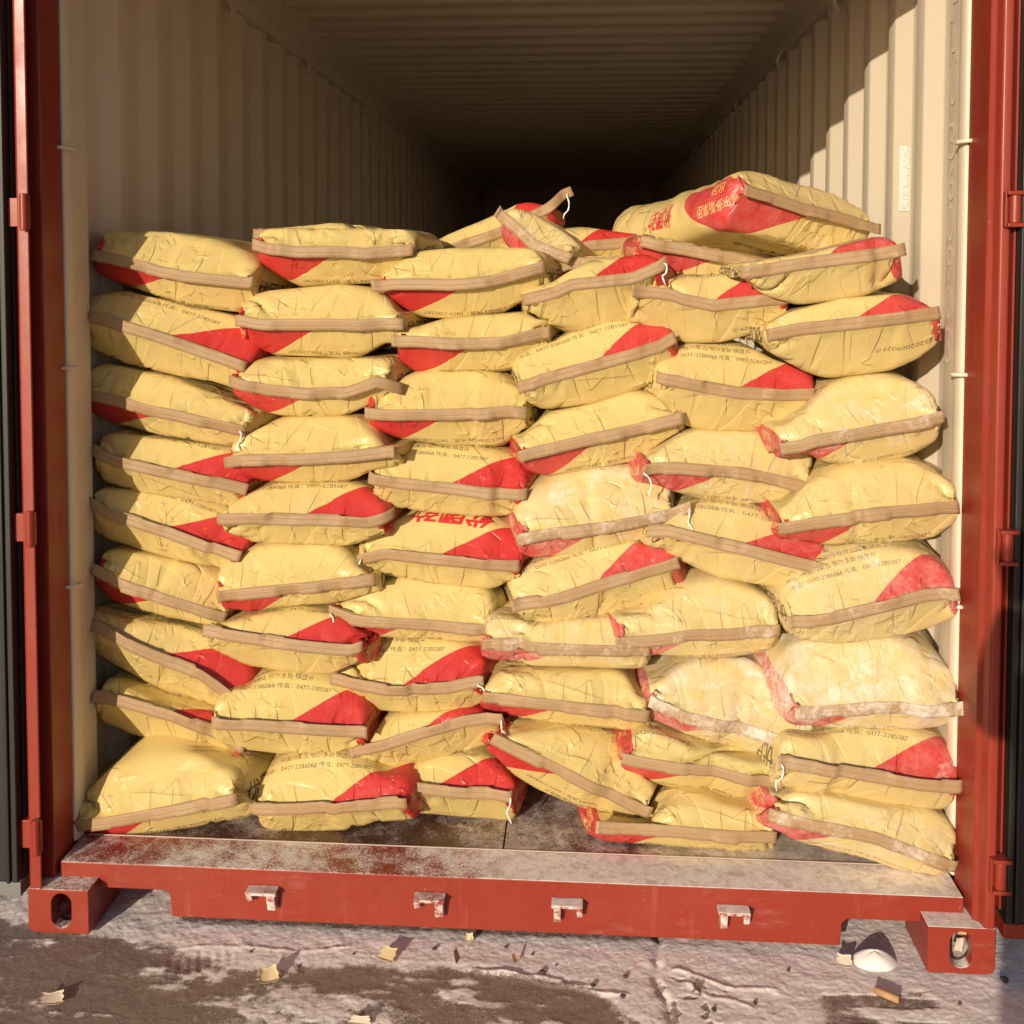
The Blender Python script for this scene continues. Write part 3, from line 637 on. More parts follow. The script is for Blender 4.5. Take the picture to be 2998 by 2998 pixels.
('c6i','A',0.08,0.6,[2249,2396,2360,2413,2567,2455,2723,2517,2795,2549],[2293,2329,2319,2309,2412,2309,2567,2341,2754,2367,2795,2433],[2293,2435,2319,2460,2464,2506,2619,2548,2798,2557]),
('b1','B',0.72,0.0,[1282,748,1362,714,1455,683,1543,642,1619,600],[1290,699,1414,647,1518,600,1564,593,1595,606],[1300,787,1466,735,1629,668]),
('b3','B',0.62,0.0,[1668,741,1725,720,1864,708],[1621,675,1699,665,1751,673,1854,688],[1673,776,1751,771,1854,751]),
('b4','A',0.75,0.1,[1836,675,1890,679,1958,688,2029,696],[1849,657,1901,619,1958,606,2029,621],[1849,704,1958,725,2029,735]),
('b5','A',0.85,0.0,[1204,751,1290,748,1362,751],[1217,735,1259,722,1311,719,1362,725],[1207,776,1362,782]),
('b6','A',0.75,0.0,[807,688,906,691,1031,691],[828,673,983,657,1021,656,1047,673],[818,725,1000,725,1031,725]),
('b7','A',0.45,0.1,[1611,797,1663,776,1735,771,1828,766],[1611,771,1663,758,1725,753,1828,751],[1611,880,1828,828]),
('b2','A',0.42,0.45,[1454,623,1497,656,1559,717,1611,738,1668,757],[1466,616,1538,613,1673,694,1745,756],[1437,722,1492,729,1647,774]),
]

EXT = {'c1d': (0, .08), 'c2i': (.0, .07), 'c3i': (.09, 0), 'c4a': (.10, 0), 'c5a': (.02, .17), 'c5b': (.06, 0), 'c5f': (.07, 0), 'c6d': (.05, 0), 'b3': (.20, 0), 'b4': (0, .20), 'b5': (.1, .12), 'b6': (.08, .10), 'c3b': (.05, .02), 'c3g': (.03, 0), 'c6b': (.02, 0), 'c4d': (0, .0)}
NP, NG = 40, 10; NU = 2*(NP+NG)             # cells across a face / across a side gusset / round the sack
def local_frame(T3, yaw, pitch, flip):
    x = T3[-1]-T3[0]; x = x/np.linalg.norm(x)
    l = np.array([math.sin(yaw), math.cos(yaw), math.tan(pitch)]); l = l-x*(l@x); l /= np.linalg.norm(l)
    w = np.cross(x, l)
    if flip: x, w = -x, -w
    return x, l, w
def interp_line(P, X):                       # P: (n,2) of x,z
    P = P[np.argsort(P[:, 0])]; return np.interp(X, P[:, 0], P[:, 1])
class Sack: pass
def prepare(spec, L, yaw=None, pitch=0.0, ydepth=None, free=False):
    n, ty, Y, dust, T, U, D = spec; s = Sack(); s.n, s.ty, s.dust, s.L = n, ty, dust, L
    rg = np.random.default_rng(abs(hash_name(n))); s.rg = rg
    T = np.array(T, float).reshape(-1, 2); U = np.array(U, float).reshape(-1, 2); D = np.array(D, float).reshape(-1, 2)
    if yaw is None: yaw = rg.normal(0, .05)
    tx = (T[:, 0]-T[0, 0])/(T[-1, 0]-T[0, 0])
    if ydepth is None: yd = Y+.0*tx+(tx-.5)*(-math.tan(yaw))*.4
    else: yd = ydepth[0]+(ydepth[1]-ydepth[0])*tx
    T3 = np.array([at_y(a, b, y) for (a, b), y in zip(T, yd)])
    eL, eR = EXT.get(n, (0, 0))
    d0 = (T3[-1]-T3[0])/np.linalg.norm(T3[-1]-T3[0])
    if eL: T3 = np.vstack([T3[0]-d0*eL, T3])
    if eR: T3 = np.vstack([T3, T3[-1]+d0*eR])
    flip = ty == 'A'; s.flip = flip
    x, l, w = local_frame(T3, yaw, pitch, flip); s.R = np.stack([x, l, w]); s.O = T3.mean(0)*0+(T3[0]+T3[-1])/2
    s.tape = (T3-s.O) @ s.R.T                # local x, y, z of the tape centre line
    s.tape = s.tape[np.argsort(s.tape[:, 0])]
    def lim(P, dy):
        Q = (np.array([at_y(a, b, Y+dy) for a, b in P])-s.O) @ s.R.T; return Q[:, [0, 2]]
    if free: s.U = np.array([[0, .15]]); s.D = np.array([[0, -.15]])
    else:
        u, d = lim(U, .085), lim(D, .085); s.U, s.D = (d, u) if flip else (u, d)
    s.g = s.R @ np.array([0, 0, -1.0])       # gravity in the sack's own axes
    return s
def hash_name(n): return sum((i+1)*ord(c)*7 for i, c in enumerate(n))
FIN = .031
def simulate(S, NV, dvs, steps, press):
    B = len(S)
    X = np.zeros((3, NU, NV, B), np.float32); du = np.zeros(B, np.float32)
    NT_ = 64; tabU = np.zeros((B, NT_), np.float32); tabD = tabU.copy(); tabY = tabU.copy(); tabZ = tabU.copy(); tx0 = -.40; tdx = .80/(NT_-1); txs = tx0+tdx*np.arange(NT_)
    vlen = np.concatenate([[0], np.cumsum(dvs)])
    rear = np.zeros((2, NU, B), np.float32)
    for b, s in enumerate(S):
        rg = s.rg
        xa, xb = s.tape[0, 0], s.tape[-1, 0]
        ea, eb = rg.uniform(.006, .024), rg.uniform(.006, .024); s.xa, s.xb = xa+ea, xb-eb
        xx = np.linspace(s.xa, s.xb, NP+1)
        kx = np.sort(np.concatenate([[xa, xb], rg.uniform(xa, xb, 4)])); kz = rg.normal(0, .0014, 6); ky = rg.normal(0, .006, 6)
        s.kink = (kx, kz, ky)
        def seam(q, kx=kx, ky=ky, kz=kz, xa=xa, xb=xb, tp=s.tape): return np.interp(q, kx, ky)+.010*((q-(xa+xb)/2)/(xb-xa)*2)**2, np.interp(q, tp[:, 0], tp[:, 2])-FIN/2+np.interp(q, kx, kz)
        s.seam = seam
        sy, sz = seam(xx)
        W = np.sum(np.hypot(np.diff(xx), np.hypot(np.diff(sz), np.diff(sy))))*1.05; s.W = W; du[b] = W/NP
        # positions of the ring on the flat seam: P left to right, gusset in and out, Q back, gusset
        gx = du[b]*.06*np.minimum(np.arange(NG), NG-np.arange(NG))
        ringx = np.concatenate([xx[:-1], xx[-1]-gx, xx[::-1][:-1], xx[0]+gx])
        ry, rz = seam(ringx)
        zoff = np.concatenate([np.full(NP, .0012), np.linspace(.0012, -.0012, NG), np.full(NP, -.0012), np.linspace(-.0012, .0012, NG)])
        flat = np.stack([ringx, ry, rz+zoff])
        # filled section: rounded box
        zu = interp_line(s.U, xx).mean(); zd = interp_line(s.D, xx).mean(); h = np.clip(zu-zd, .12, .21); zc = (zu+zd)/2
        per = NU*du[b]; wd = per/2*1.06-h
        a = np.linspace(0, 2*np.pi, 721); e = 2/4.0
        ex = wd/2*np.sign(np.cos(a))*np.abs(np.cos(a))**e; ez = h/2*np.sign(np.sin(a))*np.abs(np.sin(a))**e
        al = np.concatenate([[0], np.cumsum(np.hypot(np.diff(ex), np.diff(ez)))]); al /= al[-1]
        # ring index NP/2 sits at the top middle (a = pi/2), running to the right (clockwise)
        ri = np.arange(NU); ph = (.25-(ri-NP/2)/NU) % 1.0
        bx_ = np.interp(ph, al, ex)+(s.xa+s.xb)/2; bz_ = np.interp(ph, al, ez)+zc
        slope = (interp_line(s.U, np.array([s.xa]))-interp_line(s.U, np.array([s.xb])))[0]*0
        rear[0, :, b] = bx_; rear[1, :, b] = bz_
        t = np.clip(vlen/.17, 0, 1); t = np.sin(t*np.pi/2)**1.05
        X[0, :, :, b] = flat[0][:, None]*(1-t)+bx_[:, None]*t
        X[1, :, :, b] = flat[1][:, None]*(1-t)+vlen[None]*.88
        X[2, :, :, b] = flat[2][:, None]*(1-t)+bz_[:, None]*t
        X[:, :, 1:, b] += rg.normal(0, .0022, (3, NU, NV-1))
        # a slow undulation makes every sack crease in its own places
        q = rg.uniform(0, 6.28, 6)
        X[2, :, 1:, b] += .006*np.sin(ri[:, None]*.21+q[0]+vlen[None, 1:]*19)+.004*np.sin(ri[:, None]*.43+q[1]-vlen[None, 1:]*31)
        tabU[b] = interp_line(s.U, txs); tabD[b] = interp_line(s.D, txs)
        ya, za = seam(txs); tabY[b] = ya+.5*np.maximum(np.maximum(s.xa-txs, txs-s.xb), 0); tabZ[b] = za
        s.slump = rg.uniform(.8, 1.2)
    g = np.stack([s.g for s in S], 1).astype(np.float32)[:, None, None, :]
    dvs = np.asarray(dvs, np.float32); prev = X.copy(); wrow = np.ones(NV, np.float32); wrow[0] = 0
    bi = np.arange(B)[None, None]
    def solve(a, b, rest, wa, wb, kt, kc):
        d = X[b]-X[a]; L = np.sqrt((d*d).sum(0))+1e-9; e = (L-rest)/L
        e *= np.where(e > 0, kt, kc)
        ws = wa+wb; ws = np.where(ws > 0, ws, 1)
        d *= e
        X[a] += d*(wa/ws); X[b] -= d*(wb/ws)
    sl = slice(None)
    def wv(s_): return wrow[s_][None, None, :, None]
    du_b = du[None, None, :]
    xaB = np.array([s.xa for s in S], np.float32); xbB = np.array([s.xb for s in S], np.float32)
    # paper is never evenly taut: patches with spare length buckle, long across the sewn end and narrow along it
    rm = np.ones((NU, NV, B), np.float32); gu, gv = np.meshgrid(np.arange(NU), vlen/.0115, indexing='ij')
    for b, s in enumerate(S):
        k = hash_name(s.n) % 997
        nz = fbm2(gu*.20+k, gv*.055+k*.7, k, 3)-.5; n2 = fbm2(gu*.13+k*1.3, gv*.16+k, k+50, 3)-.5
        n3 = fbm2(gu*.33+gv*.12+k*.3, gv*.21-gu*.08+k*2.1, k+90, 2)-.5
        rm[:, :, b] = 1+CRUM*(np.maximum(nz-.02, -.04)*1.1+np.maximum(n2, 0)*.7+np.maximum(n3-.10, 0)*1.6)
        gs = np.clip(.06+vlen/.105, 0, 1)[None]
        rm[NP:NP+NG, :, b] *= gs; rm[2*NP+NG:, :, b] *= gs
    dub = du_b*rm; dvb = dvs[None, :, None]*(1+(rm[:, :-1]-1)*.7)
    for it in range(steps):
        vel = (X-prev)*.90; prev[...] = X
        Xu = np.roll(X, -1, 1)-np.roll(X, 1, 1)
        Xv = np.empty_like(X); Xv[:, :, 1:-1] = X[:, :, 2:]-X[:, :, :-2]; Xv[:, :, 0] = X[:, :, 1]-X[:, :, 0]; Xv[:, :, -1] = X[:, :, -1]-X[:, :, -2]
        Nn = np.stack([Xu[1]*Xv[2]-Xu[2]*Xv[1], Xu[2]*Xv[0]-Xu[0]*Xv[2], Xu[0]*Xv[1]-Xu[1]*Xv[0]])
        area = (4*du_b*np.median(dvs))
        Nn /= area
        ramp = min(1, it/15)*(1 if it < steps*.8 else .8)
        X += (vel-Nn*press*ramp*SGN+g*.00010)*wrow[None, None, :, None]
        for rep in range(2):
            # along u
            for a in (0, 1):
                A = (sl, np.arange(a, NU, 2)); Bq = (sl, (np.arange(a, NU, 2)+1) % NU)
                d = X[:, Bq[1]]-X[:, A[1]]; L = np.sqrt((d*d).sum(0))+1e-9; e = (L-dub[A[1]])/L; e *= np.where(e > 0, .5, .38); d *= e; d *= wrow[None, None, :, None]
                X[:, A[1]] += d; X[:, Bq[1]] -= d
            for a in (0, 1):
                n_ = (NV-a)//2; A = (sl, sl, slice(a, a+2*n_, 2)); Bq = (sl, sl, slice(a+1, a+2*n_, 2))
                ia = np.arange(a, a+2*n_, 2)[:len(range(*Bq[2].indices(NV)))]; A = (sl, sl, ia); Bq = (sl, sl, ia+1)
                solve(A, Bq, dvb[:, ia], wv(ia), wv(ia+1), 1.0, .75)
            for sg in (1, -1):
                for a in (0, 1):
                    ia = np.arange(a, NV-1, 2)
                    for c in (0, 1):
                        iu = np.arange(c, NU, 2); ju = (iu+sg) % NU
                        A = np.ix_([0, 1, 2], iu, ia); Bq = np.ix_([0, 1, 2], ju, ia+1)
                        rest = np.sqrt(du_b**2+(dvs[ia][None, :, None])**2)
                        if rep == 0: solve(A, Bq, rest, wv(ia), wv(ia+1), .5, .30)
            if rep == 1:                     # stiffness of the paper: resists sharp folding
                for grp in (0, 2):
                    iu = np.array([i for i in range(NU) if i % 4 in (grp, grp+1) and (i+1) % NU not in (0, NP, NP+NG, 2*NP+NG)])
                    ju = (iu+2) % NU
                    d = X[:, ju]-X[:, iu]; L = np.sqrt((d*d).sum(0))+1e-9; e = np.minimum((L-2*du_b*.94)/L, 0)*.25*wrow[None, :, None]; d *= e
                    X[:, iu] += d; X[:, ju] -= d
                for grp in (0, 2):
                    iv = np.array([i for i in range(1, NV-2) if i % 4 in (grp, grp+1)])
                    r2 = (dvs[iv]+dvs[iv+1])[None, :, None]*.95
                    d = X[:, :, iv+2]-X[:, :, iv]; L = np.sqrt((d*d).sum(0))+1e-9; e = np.minimum((L-r2)/L, 0)*.20; d *= e
                    X[:, :, iv] += d; X[:, :, iv+2] -= d
        # held between its neighbours
        ix = np.clip((X[0]-tx0)/tdx, 0, NT_-1.001); i0 = ix.astype(np.int32); f = ix-i0
        zu = tabU[bi, i0]*(1-f)+tabU[bi, i0+1]*f; zd = tabD[bi, i0]*(1-f)+tabD[bi, i0+1]*f
        # the sewn end leads: the paper falls back from it on both sides
        ys = tabY[bi, i0]*(1-f)+tabY[bi, i0+1]*f; zs = tabZ[bi, i0]*(1-f)+tabZ[bi, i0+1]*f
        lead = ys+np.abs(X[2]-zs)*NOSE+.0008-X[1]; X[1] += np.maximum(lead, 0)*.5*wrow[None, :, None]
        dyy = np.maximum(X[1]-ys, 0)*.30+.004
        X[0] += (np.maximum(xaB-dyy-X[0], 0)-np.maximum(X[0]-xbB-dyy, 0))*.5*wrow[None, :, None]
        z = X[2]; over = np.maximum(z-zu-.002, 0); under = np.maximum(zd-.002-z, 0); X[2] = z-(over-under)*.6*wrow[None, :, None]
        # the far end keeps its filled section
        X[0, :, -1] += (rear[0]-X[0, :, -1])*.2; X[2, :, -1] += (rear[1]-X[2, :, -1])*.2; X[1, :, -1] = X[1, :, -1].mean(0)
    lead = np.maximum(ys+np.abs(X[2]-zs)*NOSE*.85+.0008-X[1], 0); X[1] += lead*wrow[None, :, None]
    return X, du
SGN = -1.0
STEPS = 140; PRESS = .00035; NOSE = .8; CRUM = .55
SHEET = make_sheet('printed_sack_sheet'); SHEET2 = make_sheet('printed_sack_sheet_brand', True)
SACK_M = mat_sack('printed_yellow_paper', SHEET); SACK_M2 = mat_sack('printed_yellow_paper_brand_end', SHEET2)
TAPE_M = mat_tape(); THREAD_M = mat_plain('white_cotton_thread', (.82, .80, .76), .8)
GROUP = 'printed yellow paper sacks stacked in the container'
STAMPED = {'c5b', 'c6c', 'c4f', 'c5h'}
THREADS = {'c1c': 1, 'c3e': -1, 'c3g': 1, 'c3h': 1, 'c3i': 1, 'c4a': 1, 'c4d': 1, 'c5d': -1, 'c5g': 1, 'c3f': -1, 'b3': 1, 'b1': 1, 'c6h': -1}
EARS = {'c1c': (.004, .0), 'c2a': (.0, 0), 'c4d': (0, .045), 'c6g': (0, .03), 'c2e': (0, .03), 'b1': (0, .06), 'c3a': (.02, .0), 'c2c': (0, .02)}
def build_sack(s, X, du, dvs):
    NV = X.shape[2]; vlen = np.concatenate([[0], np.cumsum(dvs)])
    def world(P): return P @ s.R+s.O         # rows of local points
    P = np.moveaxis(X, 0, -1).astype(float)  # NU,NV,3
    Wp = world(P.reshape(-1, 3)).reshape(NU, NV, 3)
    base = Wp.reshape(-1, 3).mean(0); base[2] = Wp[..., 2].min()
    root = empty('sack', tuple(base))
    tone = float(s.rg.random())
    idx = np.arange(NU*NV).reshape(NU, NV); nx_ = np.roll(idx, -1, 0)
    F = np.stack([idx[:, :-1], nx_[:, :-1], nx_[:, 1:], idx[:, 1:]], -1).reshape(-1, 4)
    uu = np.arange(NU+1)/NU; vv = vlen/.55
    UV = np.zeros((NU, NV-1, 4, 2)); UV[:, :, 0, 0] = UV[:, :, 3, 0] = uu[:-1, None]; UV[:, :, 1, 0] = UV[:, :, 2, 0] = uu[1:, None]
    UV[:, :, 0, 1] = UV[:, :, 1, 1] = vv[None, :-1]; UV[:, :, 2, 1] = UV[:, :, 3, 1] = vv[None, 1:]
    me = grid_mesh('sack_body', Wp.reshape(-1, 3)-base, F, UV.reshape(-1, 2))
    bm = bmesh.new(); bm.from_mesh(me); bm.verts.ensure_lookup_table()
    bm.faces.new([bm.verts[int(i)] for i in idx[:, -1]]); bm.to_mesh(me); bm.free()
    me.materials.append(SACK_M2 if s.ty == 'C' else SACK_M)
    me.polygons.foreach_set('use_smooth', [True]*len(me.polygons))
    o = bpy.data.objects.new('sack_body', me); COL.objects.link(o); o.parent = root
    o['dust'] = float(s.dust); o['stamp'] = 1.0 if s.n in STAMPED else 0.0; o['tone'] = tone
    # folded tape over the sewn end, standing against the P face
    rg = s.rg; xa, xb = s.tape[0, 0], s.tape[-1, 0]
    e0, e1 = EARS.get(s.n, (0, 0))
    if s.flip: e0, e1 = e1, e0
    xa -= e0+max(0, rg.normal(-.004, .008)); xb += e1+max(0, rg.normal(-.004, .008))
    M, H = 46, 5
    q = np.linspace(xa, xb, M); sy, sz = s.seam(q); hs = np.linspace(-.0015, FIN, H)
    kx = np.sort(rg.uniform(xa, xb, 7)); lean = np.repeat(rg.normal(.03, .17, 8), 6)[:M]; lean = np.roll(lean, int(rg.integers(0, 6))); kx = kx
    front = np.zeros((M, H, 3)); NB = P[:, 1:12].reshape(-1, 3)
    out_l = np.clip((s.xa-q)/.03, 0, 2); out_r = np.clip((q-s.xb)/.03, 0, 2); outn = np.maximum(out_l, out_r)
    ca, cb = rg.uniform(-1.0, 1.0, 2)
    for i in range(M):
        for k, h in enumerate(hs):
            z = sz[i]+h; near = NB[(np.abs(NB[:, 0]-q[i]) < .012) & (np.abs(NB[:, 2]-z) < .010), 1]; yb = near.min() if len(near) else 9
            y = sy[i]-.0022+max(h, 0)*lean[i]
            y = min(y+outn[i]**2*.010*(1 if (ca if out_l[i] > 0 else cb) > 0 else -1), yb-.0022)
            front[i, k] = (q[i], y, z+outn[i]**1.5*.010*(ca if out_l[i] > 0 else cb))
        back = front.copy(); back[..., 1] += .0016
    allp = world(np.concatenate([front.reshape(-1, 3), back.reshape(-1, 3)]))-base
    ii = np.arange(M*H).reshape(M, H); n0 = M*H
    f1 = np.stack([ii[:-1, :-1], ii[1:, :-1], ii[1:, 1:], ii[:-1, 1:]], -1).reshape(-1, 4); f2 = (f1+n0)[:, ::-1]
    rim = []
    for k in range(M-1): rim += [(ii[k, 0], ii[k, 0]+n0, ii[k+1, 0]+n0, ii[k+1, 0]), (ii[k+1, -1], ii[k+1, -1]+n0, ii[k, -1]+n0, ii[k, -1])]
    for k in range(H-1): rim += [(ii[0, k+1], ii[0, k+1]+n0, ii[0, k]+n0, ii[0, k]), (ii[-1, k], ii[-1, k]+n0, ii[-1, k+1]+n0, ii[-1, k+1])]
    faces = np.concatenate([f1, f2, np.array(rim)])
    vuv = np.stack([np.broadcast_to((q-xa)[:, None], (M, H)), np.broadcast_to((hs/FIN)[None], (M, H))], -1).reshape(-1, 2); vuv = np.concatenate([vuv, vuv])
    me = grid_mesh('seam_tape', allp, faces, vuv[faces.ravel()])
    t_ = link_mesh('seam_tape', me, TAPE_M, None, False); t_.parent = root
    t_['dust'] = float(s.dust); t_['tone'] = float(rg.random())
    if s.n in THREADS:
        sd_ = THREADS[s.n]; k = M-2 if (sd_ >= 0) != s.flip else 1
        p0 = world(front[k, H//2][None])[0]-base
        bm = bmesh.new(); pts = []; L = rg.uniform(.05, .12); dx, ph = rg.normal(0, .25), rg.uniform(0, 6)
        for j in range(14):
            a = j/13; pts.append((p0[0]+dx*L*a+.006*math.sin(a*7+ph), p0[1]-.006-.010*math.sin(a*2.6), p0[2]-L*a*.8+.004*math.sin(a*11+ph)))
        tube(bm, pts, [.0016+.0006*((j*7) % 3) for j in range(14)], 6)
        th = bm_obj('sewing_thread', bm, THREAD_M, None, True); th.parent = root
    return root
ROOTS = {}
dv_main = [.0115]*24+[.020]*9
SACKS = [prepare(b, sum(dv_main)) for b in BAGS]
Xs, dus = simulate(SACKS, len(dv_main)+1, dv_main, STEPS, PRESS)
for b, s in enumerate(SACKS): ROOTS[s.n] = build_sack(s, Xs[..., b], dus[b], dv_main)
# the sack thrown askew on top of the pile, its printed face towards the viewer
dv_top = [.0115]*24+[.016]*28
S_TOP = [prepare(('ct', 'A', .30, .22, [2185, 553, 2267, 579, 2360, 615, 2464, 641, 2583, 672], [0, 0], [0, 0]), sum(dv_top), yaw=-.58, pitch=-.13, ydepth=(.28, .50), free=True)]
S_TOP[0].U = np.array([[0, .085]]); S_TOP[0].D = np.array([[0, -.095]])
Xt, dut = simulate(S_TOP, len(dv_top)+1, dv_top, STEPS, PRESS)
ROOTS['ct'] = build_sack(S_TOP[0], Xt[..., 0], dut[0], dv_top)

# ------------------------------------------------------------------ which sack is which
COLNAME = {'c1': 'leftmost column', 'c2': 'second column from the left', 'c3': 'third column from the left', 'c4': 'fourth column from the left', 'c5': 'fifth column from the left', 'c6': 'rightmost column'}
RANK = ['bottom sack', 'second sack up', 'third sack up', 'fourth sack up', 'fifth sack up', 'sixth sack up', 'seventh sack up', 'eighth sack up', 'ninth sack up']
SPECIAL = {
    'ct': 'large yellow sack lying askew on top of the pile at the right, printed face showing',
    'b1': 'tilted yellow sack behind the top row at the centre, loose tape end sticking up',
    'b2': 'dusty yellow sack slumped diagonally across the middle of the top row, red corner pointing left',
    'b3': 'yellow sack with a red corner, lying behind the diagonally slumped sack at the top',
    'b4': 'yellow sack end just left of and behind the big askew sack on top',
    'b5': 'yellow sack barely showing behind the gap between the second and third columns',
    'b6': 'shaded yellow sack peeping out behind the top sack of the second column',
    'b7': 'crumpled yellow sack squeezed under the diagonally slumped sack at the top',
    'c6g': 'yellow sack caked all over in white powder, in the rightmost column',
    'c5g': 'sagging sack thickly dusted with white powder, in the fifth column from the left',
    'c3e': 'yellow sack with big upside-down red characters on top, in the third column',
    'c1i': 'yellow sack slumped like a wedge in the bottom left corner of the container',
    'c4h': 'yellow sack sliding down to the right at the bottom of the fourth column',
}
cols = {}
for b in BAGS: cols.setdefault(b[0][:2], []).append(b[0])
TY = {b[0]: b[1] for b in BAGS}
for n, r in ROOTS.items():
    if n in SPECIAL: lab = SPECIAL[n]
    else:
        L = cols[n[:2]]; k = len(L)-1-L.index(n)
        rk = 'top sack' if k == len(L)-1 else RANK[k]
        lab = '%s in the %s, red print %s its tape' % (rk, COLNAME[n[:2]], 'under' if TY[n] == 'A' else 'over')
    tag(r, lab, 'sack', GROUP)

# ------------------------------------------------------------------ things lying on the ground
PAPER_M = mat_plain('kraft_paper_scrap', (.62, .47, .27), .6, .15, 40, .2); PALE_M = mat_plain('pale_paper_scrap', (.66, .55, .44), .6, .15, 40, .2); BROWN_M = mat_plain('brown_paper_scrap', (.36, .20, .09), .6, .2, 40, .2)
def scrap(x, y, sx_, sy_, rot, mat, lab, curl=.01, tilt=0.0, rise=.004):
    n = 7; V = []; z0 = ground_z(x, y)+rise
    rg = np.random.default_rng(int(abs(x*977+y*3511)*10))
    c, s = math.cos(rot), math.sin(rot)
    for lay in (0, 1):
        for i in range(n):
            for j in range(n):
                u, v = (i/(n-1)-.5), (j/(n-1)-.5)
                px = sx_*u*(1+.25*v*rg.normal(0, .3) if lay == 0 else 1); px = .74*sx_*u*(1-.25*v)*(1+.10*math.sin(j*2.1+x*40)); py = .74*sy_*v*(1+.2*u)*(1+.10*math.sin(i*1.7+y*50))
                h = curl*.45*(4*u*u-.3)*.8+curl*.45*(v+.5)*1.1+tilt*(v+.5)*sy_+(.0008 if lay == 0 else 0)
                ca = math.sqrt(max(1-tilt*tilt, .05)) if tilt < 1 else .2
                V.append((px*c-py*ca*s, px*s+py*ca*c, h))
    F = []
    for i in range(n-1):
        for j in range(n-1):
            a = i*n+j; F.append((a, a+n, a+n+1, a+1)); a += n*n; F.append((a+1, a+n+1, a+n, a))
    for k in range(n-1):
        for a, b in ((k*n, (k+1)*n), ((k+1)*n+n-1, k*n+n-1), ((n-1)*n+k, (n-1)*n+k+1), (k+1, k)): F.append((a, b, b+n*n, a+n*n))
    o = link_mesh('paper_scrap', grid_mesh('paper_scrap', V, F), mat, None, False); o.location = (x, y, z0)
    return tag(o, lab, 'paper scrap', 'scraps of torn sack paper on the ground')
scrap(-1.035, -.233, .072, .046, .25, PALE_M, 'pale curled paper scrap on the brown ground at the far left', .012)
scrap(-.546, -.126, .058, .040, .45, PAPER_M, 'yellow folded paper scrap on the ground below the leftmost keeper on the sill', .016, .25)
scrap(-.271, -.030, .056, .040, -.35, PAPER_M, 'tan paper scrap on the powder below the gap between the two left keepers', .007, .30)
scrap(-.098, -.036, .030, .026, 1.3, BROWN_M, 'small dark brown paper scrap standing on edge in the powder', .010, .9)
scrap(-.074, .046, .024, .016, .2, PAPER_M, 'tiny yellow paper scrap in the powder right under the sill', .006, .8)
scrap(.862, .020, .048, .030, -.2, PALE_M, 'crumpled pale paper scrap beside the white powder heap', .010, .35)
scrap(.047, -.022, .018, .020, .9, BROWN_M, 'tiny brown paper scrap in the middle of the powder', .006, .5)
scrap(-.292, -.256, .060, .018, -.05, PALE_M, 'whitish paper strip at the bottom edge, left of the middle', .006, .4)
for lab, x, z, mt in (('brown paper scrap stuck upright in the right corner casting hole', 1.150, .075, PAPER_M), ('pale paper scrap low in the right corner casting hole', 1.140, .032, PALE_M)):
    o = scrap(x, .045, .034, .036, .2, mt, lab, .006, .8, .0); o.location = (x, .052, z); o.rotation_euler = (.5, .3, .2)
# rolled stub
bm = bmesh.new(); z0 = ground_z(.934, -.089)
tube(bm, [(-.022, .016, .009), (0, 0, .0085), (.024, -.017, .009)], .0085, 12)
o = bm_obj('wood_stub', bm, mat_plain('weathered_wood', (.46, .27, .13), .7, .25, 60, .3), None, True); o.location = (.934, -.089, z0)
tag(o, 'short round wood stub on the scraped brown patch of ground', 'wood stub')
# heap of powder in front of the right pocket
n, mrow = 40, 14; V = [(0, 0, 0)]*0
for i in range(mrow):
    for k in range(n):
        r = i/(mrow-1); a = 2*math.pi*k/n; w = 1+.06*math.sin(a*2+1)+.03*math.sin(a*5)
        hgt = .031*(.80*max(0, 1-(r/.82)**2)**.75+.20*(1-r)*(1-r*r))*(1+.05*math.sin(a*3))
        V.append((.066*r*w*math.cos(a), .050*r*w*math.sin(a), hgt))
F = [(i*n+k, i*n+(k+1) % n, (i+1)*n+(k+1) % n, (i+1)*n+k) for i in range(mrow-1) for k in range(n)]
POW = NT('white_powder'); pos = POW.add('ShaderNodeNewGeometry').outputs['Position']
POW = POW.out(POW.mix(POW.noise(pos, 60, 4), (.80, .76, .72), (.86, .83, .79)), .9, POW.bump(POW.noise(pos, 140, 5, .7), .25, .002), .2)
o = link_mesh('powder_heap', grid_mesh('powder_heap', V, F), POW, None, True); o.location = (.940, .040, ground_z(.94, .04)-.003)
tag(o, 'small round heap of white powder on the ground by the right corner casting', 'powder heap')
CLOD = mat_plain('dark_dirt', (.075, .05, .042), .9, .3, 90, .4)
for x, y, r in ((.115, -.061, .009), (1.235, -.012, .010), (-.486, -.075, .004), (-.36, -.02, .004), (-.16, .012, .006), (.02, .03, .004), (.09, .01, .004), (.24, -.10, .006), (.32, -.06, .006), (.31, -.13, .006), (.15, -.03, .003), (.52, -.16, .006), (.62, -.13, .005), (.72, -.01, .004), (-.62, -.03, .004), (1.10, -.10, .004)):
    bm = bmesh.new(); bmesh.ops.create_icosphere(bm, subdivisions=2, radius=r)
    for v in bm.verts: v.co *= 1+.35*(vnoise2(np.array(v.co.x*190+x*50), np.array(v.co.y*190+v.co.z*130+y*70), 9)-.5)*1.6; v.co.z *= .7
    o = bm_obj('dirt_crumb', bm, CLOD); o.location = (x, y, ground_z(x, y)+r*.35)
    tag(o, 'small dark crumb of dirt lying on the spilled powder', 'dirt crumb', 'dark crumbs on the powder')

